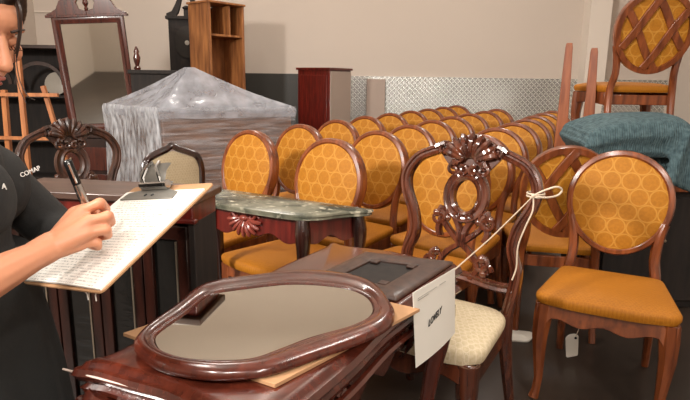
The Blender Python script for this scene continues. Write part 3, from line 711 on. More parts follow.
# film: subdivided perimeter rings from floor to rim to tent peak
per = []
for i in range(4):
    a, b2 = quad[i], quad[(i+1) % 4]
    for j in range(24): per.append(a*(1-j/24)+b2*(j/24))
def per_at(k, z, wob, seed):
    r = []
    rnd = random.Random(seed)
    for i, p in enumerate(per):
        w = wob*(math.sin(i*1.7+seed)+0.7*math.sin(i*0.73+seed*2)+rnd.uniform(-0.6, 0.6))
        q = cc + (p-cc)*(k+w); r.append(Vector((q.x, q.y, z + wob*0.6*math.sin(i*0.9+seed*3))))
    return r
peak = Vector((-1.36, 4.95))
lay = [per_at(1.06, 0.02, 0.006, 1), per_at(1.03, 0.3, 0.007, 2), per_at(1.02, 0.55, 0.007, 3), per_at(1.01, 0.75, 0.007, 4), per_at(1.005, 0.88, 0.007, 5), per_at(1.02, 0.97, 0.006, 6), per_at(1.04, 1.03, 0.008, 7), per_at(1.02, 1.06, 0.006, 8)]
for t in (0.25, 0.5, 0.7, 0.85, 0.95):
    rr = []
    for i, p in enumerate(per):
        q = p*(1-t)+peak*t; h = 1.06 + 0.35*t**1.25 + 0.012*math.sin(i*0.8)*(1-t)
        rr.append(Vector((q.x, q.y, h)))
    lay.append(rr)
def strip(ls, idx):
    m_ = MB(); n_ = len(idx); vs = [l[i] for l in ls for i in idx]; fs = []
    for r_ in range(len(ls)-1):
        for c_ in range(n_-1): a = r_*n_+c_; fs.append((a, a+1, a+n_+1, a+n_))
    return m_.add(vs, fs)
strip(lay[:8], list(range(0, 73))).build('film_skirt', M['wrap'], wr, sub=1)
strip(lay[:8], list(range(72, 96))+[0]).build('film_sheen', M['wrap_sheen'], wr, sub=1)  # whiter, denser film puts the silvery reflection into the left face
MB().rings(lay[5:], False).add(lay[-1], [tuple(range(len(per)))]).build('film_top', M['wrap_top'], wr, sub=1)

# ------------------------------------------------------------------ tall mirror with broken pediment
mY = 5.85
tm = thing('pediment_mirror', 'tall leaning mirror in dark wood frame with scrolled pediment', 'mirror', (0, 0, 0))
D2 = aty(70, 122, mY)
ex2 = Vector((1, 0.10, 0)).normalized(); lean = math.radians(4.5); back_ = Vector((-ex2.y, ex2.x, 0))
ez2 = (Vector((0, 0, 1))*math.cos(lean) - back_*math.sin(lean)).normalized(); ny2 = ez2.cross(ex2).normalized()
if ny2.y < 0: ny2 = -ny2
Ww, Hh = 0.69, 1.04
LM = Matrix((ex2, ny2, ez2)).transposed().to_4x4(); LM.translation = D2
LM = LM @ Matrix.Rotation(math.radians(-3.0), 4, 'Y')
tm.matrix_world = LM
H0 = -0.10
f2 = MB()
mp = [(-0.0, -0.0), (0.0, -0.03), (0.02, -0.035), (0.035, -0.02), (0.055, -0.016), (0.055, 0.0)]
cor = [(0, H0), (Ww, H0), (Ww, Hh), (0, Hh)]
rs = []
for ins, dpth in ((0, 0.0), (0, -0.032), (0.02, -0.038), (0.045, -0.028), (0.07, -0.022), (0.076, -0.006)):
    rs.append([Vector((ins if x == 0 else x-ins, dpth, z+ins if z < 0.1 else z-ins)) for x, z in cor])
f2.rings(rs, False); f2.build('frame', M['mahogany'], tm)
MB().box((Ww/2, -0.006, (Hh+H0)/2), (Ww-0.09, 0.008, Hh-H0-0.09)).build('glass', M['mirror'], tm, smooth=False)
MB().box((Ww/2, 0.006, (Hh+H0)/2), (Ww-0.02, 0.012, Hh-H0-0.02)).build('backing', M['dark_wood'], tm, smooth=False)
pd = MB()
ped = [(-0.035, 0), (Ww+0.035, 0), (Ww+0.035, 0.03), (Ww-0.01, 0.045), (Ww-0.07, 0.075), (Ww-0.12, 0.15), (Ww*0.5+0.055, 0.235), (Ww*0.5+0.02, 0.22), (Ww*0.5+0.045, 0.18), (Ww*0.5+0.085, 0.12), (Ww*0.5+0.07, 0.06), (Ww*0.5+0.02, 0.05), (Ww*0.5, 0.09)]
ped += [(Ww-x, z) for x, z in reversed(ped[:-1]) if True]
ped = [p for i, p in enumerate(ped)]
half = [(Ww+0.03, 0), (Ww+0.035, 0.03), (Ww-0.01, 0.045), (Ww-0.06, 0.075), (Ww-0.10, 0.15), (Ww*0.5+0.05, 0.24), (Ww*0.5+0.02, 0.22), (Ww*0.5+0.05, 0.185), (Ww*0.5+0.088, 0.13), (Ww*0.5+0.07, 0.07), (Ww*0.5, 0.05), (Ww*0.5, 0)]
for sx in (1, -1):
    pd.prism([(Ww/2+sx*(x-Ww/2), Hh-0.005+z) for x, z in half], (-0.035, 0.0), lambda a, b, o: (a, o, b))
pd.box((Ww/2, -0.025, Hh+0.0), (Ww+0.09, 0.06, 0.025))
pd.build('pediment', M['mahogany'], tm, bevel=0.004)
fn = MB().lathe((Ww/2, -0.018, Hh+0.045), [(0.012, 0), (0.022, 0.02), (0.012, 0.04), (0.03, 0.07), (0.022, 0.1), (0.006, 0.14)], 10).build('finial', M['mahogany'], tm)
# chest that the mirror stands on
ctz = D2.z + H0 - 0.02
ch = thing('low_chest', 'dark low chest under the pediment mirror beside the wrapped stack', 'chest', (-2.62, 5.9, 0))
MB().box((0, 0, (ctz-0.03)/2+0.01), (0.68, 0.36, ctz-0.05)).build('body', M['dark_wood'], ch, bevel=0.008)
MB().box((0, 0, ctz-0.015), (0.74, 0.40, 0.03)).build('top', M['dark_wood'], ch, bevel=0.006)
for k in range(2):
    dr = MB().box((0, -0.183, 0.19+0.28*k), (0.62, 0.014, 0.24)).build('drawer', M['mahogany'], ch, bevel=0.004)
    for sx in (-1, 1): MB().ball((sx*0.2, -0.202, 0.19+0.28*k), 0.014, 8, 6).build('knob', M['brass'], dr)
# bedpost-topped dark chest right of the mirror
c2 = thing('dark_chest', 'small black-brown chest with turned finial right of the tall mirror', 'chest', (-1.98, 5.95, 0), math.radians(8))
tz = aty(138, 69, 5.95).z
MB().box((0, 0, tz/2-0.02), (0.42, 0.4, tz-0.06)).build('body', M['black_wood'], c2, bevel=0.006)
MB().box((0, 0, tz-0.03), (0.47, 0.44, 0.04)).build('top', M['black_wood'], c2, bevel=0.006)
MB().lathe((-0.16, -0.1, tz-0.01), [(0.03, 0), (0.034, 0.02), (0.018, 0.04), (0.03, 0.08), (0.036, 0.12), (0.022, 0.16), (0.028, 0.18), (0.008, 0.23)], 12).build('finial', M['mahogany'], c2)
for k in range(3): MB().box((0, -0.203, 0.2+0.36*k), (0.36, 0.012, 0.3)).build('drawer', M['black_wood'], c2, bevel=0.003)

# ------------------------------------------------------------------ clock, open pine cabinet, red cabinet, pale panel
ck = thing('longcase_clock', 'black-brown tall clock with broken scroll pediment beside the open pine cabinet', 'clock', (-2.07, 7.62, 0), math.radians(4))
cz = aty(183, 18, 7.5).z
MB().box((0, 0, 0.25), (0.46, 0.3, 0.5)).box((0, 0, 0.9), (0.36, 0.25, 0.9)).box((0, 0, (1.35+cz)/2), (0.46, 0.3, cz-1.35)).box((0, -0.01, cz), (0.52, 0.34, 0.04)).build('case', M['black_wood'], ck, bevel=0.006)
hood = MB()
for sx in (-1, 1):
    hood.prism([(sx*x, cz+0.01+z) for x, z in ((0.25, 0.0), (0.25, 0.04), (0.18, 0.07), (0.13, 0.16), (0.09, 0.26), (0.06, 0.29), (0.035, 0.27), (0.055, 0.2), (0.075, 0.12), (0.10, 0.05), (0.14, 0.0))], (-0.15, -0.09), lambda a, b, o: (a, o, b))
hood.box((0, -0.12, cz+0.05), (0.06, 0.06, 0.10)).build('hood', M['black_wood'], ck, bevel=0.004)
MB().lathe((0, -0.12, cz+0.1), [(0.03, 0), (0.05, 0.02), (0.05, 0.03), (0.02, 0.05)], 10).build('finial', M['black_wood'], ck)
f3 = MB(); 
f3.prism([(0.15*math.cos(t), 1.72+0.17*math.sin(t)+(0.06 if math.sin(t) > 0 else 0)) for t in [2*PI*k/24 for k in range(24)]], (-0.158, -0.148), lambda a, b, o: (a, o, b)); f3.build('dial', plain('dark_dial', srgb(40, 33, 27), 0.7), ck)
MB().lathe((0, 0, 0), [(0.03, 0), (0.03, 0.006)], 12).build('dial_boss', M['plate_white'], ck).matrix_local = Matrix.Translation((0.0, -0.158, 1.74)) @ Matrix.Rotation(PI/2, 4, 'X')
MB().lathe((0, 0, 0), [(0.03, 0), (0.03, 0.006)], 12).build('pendulum', M['plate_white'], ck).matrix_local = Matrix.Translation((-0.02, -0.128, 1.2)) @ Matrix.Rotation(PI/2, 4, 'X')

oc2 = thing('open_cabinet', 'unfinished orange pine cabinet standing open beside the black clock', 'cabinet', (-1.60, 7.15, 0), math.radians(50))
cw, cdp, hz = 0.50, 0.40, aty(215, 4, 7.0).z
k1 = MB().box((-cw/2, 0, hz/2), (0.03, cdp, hz)).build('side_panel', M['pine'], oc2, bevel=0.003)
MB().box((cw/2, 0, hz/2), (0.03, cdp, hz)).build('side_panel', M['pine'], oc2, bevel=0.003)
MB().box((0, cdp/2-0.01, hz/2), (cw-0.03, 0.02, hz-0.02)).build('back_panel', M['pine'], oc2, bevel=0.002)
MB().box((0, 0, hz+0.012), (cw+0.06, cdp+0.03, 0.024)).build('top', M['pine'], oc2, bevel=0.003)
for z in (0.08, 1.0, hz-0.36): MB().box((0, 0, z), (cw-0.03, cdp-0.03, 0.025)).build('shelf', M['pine'], oc2, bevel=0.002)
MB().box((0.06, 0, hz-0.18), (0.022, cdp-0.05, 0.34)).build('divider', M['pine'], oc2, bevel=0.002)

rc = thing('red_cabinet', 'small dark red cabinet against the metal wall plate behind the chair rows', 'cabinet', (-0.30, 7.75, 0), math.radians(-33))
rz_ = aty(325, 69, 7.6).z
MB().box((0, 0, rz_/2), (0.52, 0.50, rz_)).build('body', M['red_wood'], rc, bevel=0.004)
MB().box((0, 0, rz_), (0.56, 0.54, 0.03)).build('top', M['red_wood'], rc, bevel=0.004)
MB().box((0.265, 0, rz_/2), (0.012, 0.48, rz_-0.06)).build('side_panel', M['pale_tan'], rc, bevel=0.002)  # paler facing puts the lit side of the cabinet into the colour
MB().box((0.0, -0.256, rz_/2), (0.44, 0.014, rz_-0.16)).build('door', M['red_wood'], rc, bevel=0.003)
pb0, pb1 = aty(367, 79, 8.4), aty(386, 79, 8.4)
o = MB().box(((pb0.x+pb1.x)/2, 8.52, pb0.z/2), (pb1.x-pb0.x, 0.025, pb0.z), (math.radians(-1.5), 0, 0)).build('pale_panel', M['pale_tan'], bevel=0.003); tag(o, 'pale pinkish panel upright against the metal wall plate right of the red cabinet', 'board')  # thin pale upright slab against the wall plate

# ------------------------------------------------------------------ left background: hutch and light wood trestle
hu = thing('dark_hutch', 'dark open hutch against the left behind the woman, plate on its shelf', 'hutch', (-3.75, 6.75, 0), math.radians(6))
hh = 1.62
MB().box((-0.68, 0, hh/2), (0.04, 0.4, hh)).box((0.5, 0, hh/2), (0.04, 0.4, hh)).box((-0.09, 0.19, hh/2), (1.16, 0.02, hh)).build('body', M['black_wood'], hu, bevel=0.004)
MB().box((-0.09, -0.01, hh), (1.3, 0.46, 0.04)).build('top', M['dark_wood'], hu, bevel=0.006)
for z in (0.1, 0.55, 1.06): MB().box((-0.09, 0, z), (1.13, 0.35, 0.03)).build('shelf', M['black_wood'], hu, bevel=0.003)
av = MB()
for cx in (-0.38, 0.2):
    av.sweep([(cx+0.26*math.cos(PI*k/16), -0.19, 1.2+0.24*math.sin(PI*k/16)) for k in range(17)], [(-0.02, -0.01), (0.02, -0.01), (0.02, 0.01), (-0.02, 0.01)], (0, 1, 0))
av.build('arch', M['dark_wood'], hu)
pl = thing('display_plate', 'pale round plate standing on the dark hutch shelf behind the woman', 'plate', (-3.47, 6.82, 1.077))
pm = MB().lathe((0, 0, 0), [(0.04, 0.012), (0.09, 0.006), (0.13, 0.0), (0.135, 0.004), (0.09, 0.016), (0.05, 0.02)], 24).build('dish', M['plate_white'], pl); pm.matrix_local = Matrix.Translation((0, 0, 0.133)) @ Matrix.Rotation(math.radians(80), 4, 'X')

ts = thing('wooden_trestle', 'light wood trestle with splayed legs just right of the woman\'s face', 'trestle', (0, 0, 0))
ty = 3.75
def tp3(px, py, dy=0): return aty(px, py, ty+dy)
def bar(a, b2, w, name, mat=M['light_wood']):
    return MB().tube([a, b2], w, 4, up=(0.7, 0.7, 0) if abs((b2-a).normalized().z) > 0.7 else (0, 0.7, 0.7)).build(name, mat, ts)
bar(tp3(-45, 94), tp3(58, 95), 0.016, 'rail'); bar(tp3(-30, 137, 0.02), tp3(60, 139, 0.02), 0.015, 'rail')
def toground(a, b2):
    d = b2-a; t = a.z/(-d.z); return a + d*t
a = tp3(17, 46, -0.03); b2 = tp3(21, 98, -0.03)
bar(a, toground(a, a+Vector((0.0, -0.02, -1.0))), 0.020, 'leg')
a = tp3(43, 86, 0.03); b2 = tp3(60, 142, 0.03); bar(a, toground(a, b2), 0.018, 'leg')
a = tp3(4, 90, 0.03); bar(a, toground(a, a+Vector((-0.06, 0.05, -1.0))), 0.022, 'leg')
a = tp3(-40, 90, -0.03); bar(a, toground(a, a+Vector((-0.06, -0.05, -1.0))), 0.022, 'leg')

# ------------------------------------------------------------------ right: table with blanket, upturned console
sd = thing('storage_sideboard', 'dark sideboard at the right edge carrying the blanket and raised chair', 'sideboard', (1.80, 3.41, 0))
MB().box((0, 0, 0.803), (0.80, 0.68, 0.034)).build('top', M['chair_wood'], sd, bevel=0.005)
MB().box((0.03, 0.02, 0.393), (0.66, 0.58, 0.786)).build('body', M['black_wood'], sd, bevel=0.004)
MB().box((0.0, -0.30, 0.745), (0.74, 0.03, 0.075)).build('rail', M['chair_wood'], sd, bevel=0.004)
for sx in (-1, 1):
    MB().box((sx*0.345, -0.29, 0.354), (0.045, 0.045, 0.708)).build('post', M['chair_wood'] if sx > 0 else M['black_wood'], sd, bevel=0.004)
    d = MB().box((0.0+sx*0.155, -0.283, 0.36), (0.28, 0.018, 0.62)).build('door', M['black_wood'], sd, bevel=0.004)
    MB().ball((sx*0.04, -0.304, 0.42), 0.012, 8, 6).build('knob', M['brass'], d)

bl = MB()
bx0, bx1, by0, by1 = 1.16, 1.86, 2.93, 3.36
def slab(z0, z1, x0, x1, y0, y1, seed, droop):
    rnd = random.Random(seed); nx_, ny_ = 22, 16; top = []; bot = []
    for j in range(ny_+1):
        for i in range(nx_+1):
            s, t = i/nx_, j/ny_; x = x0+(x1-x0)*s; y = y0+(y1-y0)*t
            ed = min(s*(x1-x0), (1-s)*(x1-x0), t*(y1-y0), (1-t)*(y1-y0)); rr = 0.045
            k = 1 if ed > rr else math.sqrt(max(0, 1-((rr-ed)/rr)**2))
            mid = (z0+z1)/2; hgt = (z1-z0)/2
            wv = 0.010*math.sin(9*x+seed)+0.008*math.sin(13*y+2*seed+4*x)
            sag = droop*(max(0, 0.35-s)/0.35)**1.5 + 0.07*(max(0, s-0.8)/0.2)**2 * (droop > 0) + droop*0.5*(max(0, 0.3-t)/0.3)**2
            top.append(Vector((x, y, mid+hgt*k+wv-sag))); bot.append(Vector((x, y, mid-hgt*k+wv*0.5-sag*0.85)))
    w_ = nx_+1; vs = top+bot; o_ = len(top); fs = []
    for j in range(ny_):
        for i in range(nx_):
            a = j*w_+i; fs.append((a, a+1, a+w_+1, a+w_)); fs.append((o_+a, o_+a+w_, o_+a+w_+1, o_+a+1))
    for i in range(nx_): fs += [(i, o_+i, o_+i+1, i+1), (ny_*w_+i, ny_*w_+i+1, o_+ny_*w_+i+1, o_+ny_*w_+i)]
    for j in range(ny_): fs += [(j*w_, (j+1)*w_, o_+(j+1)*w_, o_+j*w_), (j*w_+nx_, o_+j*w_+nx_, o_+(j+1)*w_+nx_, (j+1)*w_+nx_)]
    bl.add(vs, fs)
slab(0.824, 0.935, 1.36, 1.84, 3.06, 3.36, 1, 0.0)
slab(0.925, 1.03, 1.30, 1.86, 2.95, 3.37, 2, 0.035)
slab(1.0, 1.13, 1.26, 1.87, 2.93, 3.36, 5, 0.07)
# corner hanging over the front right
hang = []
for j in range(9):
    t = j/8
    hang.append([Vector((1.70+0.15*s+0.02*math.sin(5*s+t*3)-0.02*t, 2.925-0.02*t+0.015*math.sin(8*s+2*t), 1.07-0.34*t*(1-0.25*(1-s)))) for s in [q/8 for q in range(9)]])
vs = [p for r in hang for p in r]; vs += [p+Vector((0.0, 0.03, 0)) for p in vs]; fs = []
for j in range(8):
    for i in range(8): a = j*9+i; fs.append((a, a+1, a+10, a+9)); fs.append((81+a, 81+a+9, 81+a+10, 81+a+1))
for i in range(8): fs += [(i, 81+i, 82+i, i+1), (72+i, 73+i, 154+i, 153+i)]
for j in range(8): fs += [(j*9, j*9+9, 81+j*9+9, 81+j*9), (j*9+8, 81+j*9+8, 81+j*9+17, j*9+17)]
bl.add(vs, fs)
o = bl.build_remesh('moving_blanket', M['blanket'], 0.012, 6); tag(o, 'folded blue-grey quilted moving blanket under the raised lattice chair', 'blanket')

uc = thing('upturned_stand', 'upturned wooden stand left of the raised chair, two tapered legs pointing up', 'stand', (0, 0, 0))
p0, p1 = aty(569.5, 43, 3.60), aty(594.5, 48, 3.60)
cxm = (p0.x+p1.x)/2
zt = 0.822
MB().prism([(cxm-0.055, 3.46), (cxm+0.16, 3.46), (cxm+0.16, 3.70), (cxm-0.055, 3.70)], (zt, zt+0.03), lambda a, b, o: (a, b, o)).build('top', M['chair_wood'], uc, bevel=0.004)
MB().box((cxm+0.03, 3.60, zt+0.075), (0.20, 0.03, 0.09)).build('apron', M['chair_wood'], uc, bevel=0.003)
for p, q in ((p0, aty(561, 135, 3.6)), (p1, aty(588, 125, 3.6))):
    d = (q-p); bot = p + d*((p.z-zt-0.03)/(-d.z)); bot.z = zt+0.03
    MB().tube([bot, bot*0.5+p*0.5, p*0.96+bot*0.04, p], [0.052, 0.042, 0.030, 0.024], 4, up=(1, 0.5, 0)).build('leg', wood('stand_wood', srgb(120, 62, 34), srgb(158, 92, 56), 0.4, 0.2), uc, bevel=0.003)

# paper tag hanging under the right front chair, paper scraps on floor
tg = thing('paper_tag', 'white paper tag with punched hole hanging under the right front amber chair', 'tag', aty(572, 346, 2.45))
tpp = round_poly([(-0.03, -0.055), (0.03, -0.055), (0.033, 0.05), (0.015, 0.062), (-0.015, 0.062), (-0.033, 0.05)], 0.01)
MB().prism(tpp, (-0.001, 0.001), lambda a, b, o: (a, o, b)).build('card', M['paper'], tg).rotation_euler = (0, math.radians(-6), math.radians(10))
MB().lathe((0, 0, 0), [(0.006, 0), (0.006, 0.003)], 10).build('hole', M['ink'], tg).matrix_local = Matrix.Translation((0.012, -0.0015, 0.042)) @ Matrix.Rotation(PI/2, 4, 'X')
MB().tube([(0.012, 0, 0.045), (0.01, -0.03, 0.1), (0.0, -0.07, 0.215)], 0.0018, 5).build('string', M['string'], tg)
s0 = atz(513, 336, 0.004)
o = MB().cushion(round_poly([(-0.13, -0.05), (0.06, -0.07), (0.13, 0.02), (-0.02, 0.06)], 0.02), 0.0, 0.012, 0.02).build('paper_scrap', M['paper'], origin=(0, 0, 0)); o.location = (s0.x, s0.y, 0.001); tag(o, 'crumpled white paper scrap on the floor right of the carved chair', 'paper')

# ------------------------------------------------------------------ clipboard
BR, BL, TR = Vector((-0.408, 0.886, 0.945)), Vector((-0.630, 1.035, 0.904)), Vector((-0.278, 1.120, 1.082))
bS = (BL-BR).normalized(); bLn = (TR-BR); bLn = (bLn - bS*bLn.dot(bS)).normalized(); bN = bLn.cross(bS).normalized()
if bN.z < 0: bN = -bN
bX = -bS                       # local +x to the near side, +y toward the clip
bN = bX.cross(bLn).normalized()
BMX = Matrix((bX, bLn, bN)).transposed().to_4x4(); BMX.translation = (BR+BL)/2
cl = thing('clipboard', 'brown clipboard with steel clip held by the woman', 'clipboard'); cl.matrix_world = BMX
MB().prism(round_poly([(-0.135, 0), (0.135, 0), (0.135, 0.318), (-0.135, 0.318)], 0.012), (-0.0045, 0.0), lambda a, b, o: (a, b, o)).build('board', M['card'], cl, bevel=0.001)
CX = -0.028
cp = MB()
cp.prism([(CX-0.09, 0.262), (CX+0.09, 0.262), (CX+0.085, 0.285), (CX+0.045, 0.296), (CX+0.03, 0.325), (CX-0.03, 0.325), (CX-0.045, 0.296), (CX-0.085, 0.285)], (0.0035, 0.006), lambda a, b, o: (a, b, o))
cp.box((CX, 0.262, 0.0035), (0.18, 0.004, 0.006))
cp.build('clip_plate', M['clipmetal'], cl, bevel=0.001)
MB().sweep([(CX, 0.292, 0.007), (CX, 0.300, 0.026), (CX, 0.315, 0.040), (CX, 0.335, 0.046)], [(-0.045, 0), (0.045, 0), (0.036, 0.002), (-0.036, 0.002)], (0, -0.5, 1)).build('clip_lever', M['clipmetal'], cl)
sp_ = MB()
for sx in (-1, 1): sp_.tube([(CX+sx*0.026, 0.296, 0.005), (CX+sx*0.028, 0.302, 0.034), (CX+sx*0.016, 0.316, 0.050), (CX+sx*0.011, 0.333, 0.053)], 0.004, 6)
sp_.tube([(CX-0.046, 0.300, 0.016), (CX+0.046, 0.300, 0.016)], 0.009, 8)
sp_.build('clip_spring', M['silver'], cl)
for sx in (-1, 1): MB().lathe((CX+sx*0.012, 0.274, 0.006), [(0.004, 0), (0.004, 0.001), (0.002, 0.0016)], 10).build('rivet', M['ink'], cl)
for q in (0.075, 0.10):
    MB().tube([(q, 0.004 + 0.012*(q > 0.08), -0.004), (q, 0.004, -0.014), (q-0.002, 0.0, -0.024)], 0.0012, 5).build('bead_cord', M['white_print'], cl)
pp = MB()
nx_, ny_ = 12, 14; top = []
for j in range(ny_+1):
    for i in range(nx_+1):
        x = -0.131+0.262*i/nx_; y = 0.004+0.288*j/ny_
        top.append(Vector((x, y-0.143, 0.004 + 0.004*max(0, 1-j/3)*math.sin(PI*i/nx_))))
vs = top + [p - Vector((0, 0, 0.0035 if True else 0)) for p in top]; w_ = nx_+1; o_ = len(top); fs = []
for j in range(ny_):
    for i in range(nx_): a = j*w_+i; fs.append((a, a+1, a+w_+1, a+w_)); fs.append((o_+a, o_+a+w_, o_+a+w_+1, o_+a+1))
for i in range(nx_): fs += [(i, o_+i, o_+i+1, i+1), (ny_*w_+i, ny_*w_+i+1, o_+ny_*w_+i+1, o_+ny_*w_+i)]
for j in range(ny_): fs += [(j*w_, (j+1)*w_, o_+(j+1)*w_, o_+j*w_), (j*w_+nx_, o_+j*w_+nx_, o_+(j+1)*w_+nx_, (j+1)*w_+nx_)]
pp.add(vs, fs); ps = pp.build('paper_pad', M['written'])
ps.matrix_world = BMX @ Matrix.Translation((0, 0.143, -0.0003)); tag(ps, 'white handwritten sheets held under the steel clip', 'paper')

# ------------------------------------------------------------------ the woman
HC_ = Vector((-0.656, 0.998, 1.388))
def J(px, py, y): return aty(px, py, y)
body = MB()
pel = Vector((-0.72, 1.05, 0.80)); ch_ = Vector((-0.73, 1.04, 1.06)); nk = Vector((-0.73, 1.03, 1.22))
FW = Vector((0.94, 0.34, 0)).normalized(); SDW = Vector((-FW.y, FW.x, 0))      # facing; her left
def bp(f, s, z, base=None): return Vector((-0.79, 1.05, 0)) + FW*f + SDW*s + Vector((0, 0, z))
Rb = Matrix((FW, SDW, Vector((0, 0, 1)))).transposed()
body.ball(bp(0.0, 0, 0.84), (0.115, 0.165, 0.13), 14, 10, Rb); body.ball(bp(0.0, 0, 0.98), (0.10, 0.14, 0.15), 14, 10, Rb); body.ball(bp(-0.01, 0, 1.11), (0.115, 0.165, 0.14), 14, 10, Rb)
for s in (-1, 1):
    body.ball(bp(0.075, s*0.075, 1.08), (0.06, 0.07, 0.07), 12, 8, Rb)
    body.limb([bp(0, s*0.09, 0.82), bp(0.03, s*0.10, 0.46), bp(0.0, s*0.10, 0.08)], [0.095, 0.06, 0.042]); body.cap(bp(-0.03, s*0.10, 0.045), bp(0.15, s*0.12, 0.035), 0.042, 0.032)
    body.cap(bp(-0.01, s*0.05, 1.2), bp(-0.01, s*0.155, 1.175), 0.055, 0.055)
body.limb([bp(-0.015, 0, 1.16), bp(0.02, 0, 1.26), HC_ + Vector((-0.03, 0, -0.02))], [0.075, 0.056, 0.06])
# head frame: face direction hf, up hu_, side
hf = Vector((0.80, -0.32, -0.42)).normalized(); hs = Vector((0, 0, 1)).cross(hf).normalized(); hup = hf.cross(hs).normalized()
RH = Matrix((hf, hs, hup)).transposed()
def hp(f, s, u_): return HC_ + hf*f + hs*s + hup*u_
body.ball(hp(-0.01, 0, 0.025), (0.098, 0.074, 0.095), 18, 14, RH)
body.ball(hp(0.03, 0, -0.04), (0.062, 0.058, 0.072), 16, 12, RH)
body.ball(hp(0.066, 0, -0.088), (0.025, 0.028, 0.022), 12, 8, RH)
body.ball(hp(0.062, 0, 0.035), (0.032, 0.052, 0.03), 12, 8, RH)
body.limb([hp(0.088, 0, 0.012), hp(0.112, 0, -0.026)], [0.009, 0.012])
for s in (-1, 1):
    body.ball(hp(0.098, s*0.011, -0.032), 0.009, 8, 6); body.ball(hp(0.062, s*0.038, -0.02), (0.026, 0.026, 0.022), 10, 8, RH)
    body.ball(hp(0.079, s*0.028, 0.026), (0.012, 0.022, 0.007), 10, 6, RH); body.ball(hp(-0.012, s*0.067, -0.005), (0.018, 0.007, 0.03), 10, 8, RH)
body.ball(hp(0.088, 0, -0.056), (0.012, 0.022, 0.007), 10, 6, RH); body.ball(hp(0.085, 0, -0.068), (0.012, 0.019, 0.007), 10, 6, RH)
# right (near) arm with writing hand
shR = bp(-0.01, -0.17, 1.165); elR = J(-95, 322, 0.72); wrR = J(47, 250, 0.925)
body.limb([shR, elR], [0.052, 0.042]); fa1 = elR*0.55+wrR*0.45
body.limb([elR, fa1, elR*0.12+wrR*0.88, wrR], [0.042, 0.036, 0.025, 0.025])
body.limb([elR*0.12+wrR*0.88+Vector((0, 0.012, 0.004)), wrR+Vector((0, 0.014, 0.006))], [0.023, 0.023])
mcp = [J(82, 211, 0.985), J(90, 221, 0.968), J(88, 233, 0.958), J(80, 244, 0.958)]
pip = [J(100, 203, 0.985), J(108, 216, 0.976), J(106, 229.5, 0.970), J(97, 242.5, 0.968)]
dip = [J(106, 209, 1.010), J(111, 222, 1.002), J(108, 235, 0.995), J(98, 247, 0.986)]
tip = [J(98, 221, 1.025), J(101, 229, 1.014), J(98, 238, 1.008), J(91, 246, 1.0)]
for i in range(4):
    r = [0.0104, 0.0106, 0.0101, 0.0092][i]
    body.limb([wrR*0.7+mcp[i]*0.3 + Vector((0, 0.004*(2-i), 0.0)), mcp[i]], [0.019, 0.013])
    body.limb([mcp[i], mcp[i]*0.5+pip[i]*0.5, pip[i], dip[i], tip[i]], [r*1.12, r*0.92, r*1.0, r*0.84, r*0.72])
body.ball((mcp[0]+mcp[3]+wrR)/3 + Vector((0.0, 0.014, -0.006)), (0.028, 0.022, 0.030), 12, 8)
th = [J(60, 236, 0.965), J(75, 214, 1.0), J(89, 208, 1.02), J(98, 215, 1.032)]
body.limb(th, [0.019, 0.0145, 0.0125, 0.0095])
# left (far) arm, hand under the board edge
shL = bp(-0.01, 0.17, 1.165); elL = Vector((-0.70, 1.30, 0.94)); wrL = BMX @ Vector((-0.10, 0.10, -0.045))
body.limb([shL, elL], [0.052, 0.042]); body.limb([elL, wrL], [0.040, 0.026])
pmL = BMX @ Vector((-0.05, 0.13, -0.034)); body.cap(wrL, pmL, 0.026, 0.026)
for i in range(4):
    b0 = BMX @ Vector((-0.045+0.006*i, 0.10+0.022*i, -0.026)); b1 = BMX @ Vector((-0.005+0.004*i, 0.105+0.024*i, -0.0165)); b3 = BMX @ Vector((0.03-0.012*abs(i-1.5), 0.11+0.025*i, -0.0145))
    body.limb([b0, b1, b3], [0.0105, 0.0095, 0.008])
body.limb([BMX @ Vector((-0.09, 0.11, -0.03)), BMX @ Vector((-0.126, 0.14, -0.018)), BMX @ Vector((-0.124, 0.155, 0.005)), BMX @ Vector((-0.106, 0.165, 0.0165))], [0.014, 0.0115, 0.0105, 0.0085])
person = body.build_remesh('person', M['skin'], 0.0032, 2)
tag(person, 'person in black shirt and apron writing on a clipboard', 'person')
# hair
hr = MB()
hr.ball(hp(-0.018, 0, 0.050), (0.098, 0.078, 0.092), 18, 12, RH); hr.ball(hp(-0.06, 0, -0.01), (0.06, 0.075, 0.07), 14, 10, RH)
hr.ball(hp(-0.13, 0, 0.03), (0.05, 0.055, 0.055), 12, 8, RH)
for s in (-1, 1):
    for k in range(5):
        o1 = 0.01*k
        hr.tube(spline([hp(0.05-o1, s*0.012, 0.118), hp(0.062-o1, s*0.042, 0.085), hp(0.042-o1, s*0.070, 0.03), hp(0.01-o1, s*0.074, -0.02), hp(-0.03, s*0.066, -0.03)], 4), 0.008, 6)
hr.ball(hp(0.028, 0, 0.088), (0.058, 0.066, 0.030), 14, 10, RH)
hair = hr.build_remesh('hair', M['hair'], 0.006, 3, person)
stx = MB()
for k in range(4):
    e = 0.004*k
    stx.tube(spline([J(-8+4*k, -22, 0.97+0.012*k), J(14+1.6*k, -2+2*k, 0.985), J(19+0.7*k, 25, 0.985), J(17+0.8*k, 44, 0.985), J(14+k, 52+2*k, 0.985)], 5), [0.0036-0.00014*j for j in range(21)], 5)
stx.tube(spline([J(16, 48, 0.99), J(17, 66, 0.99), J(21, 84, 0.99), J(28, 96, 0.99), J(35, 100, 0.99)], 5), 0.0009, 4)
stx.tube(spline([J(14, 50, 0.99), J(15, 70, 0.99), J(20, 90, 0.99), J(26, 103, 0.99)], 5), 0.0008, 4)
stx.build('hair_strand', M['hair'], person)
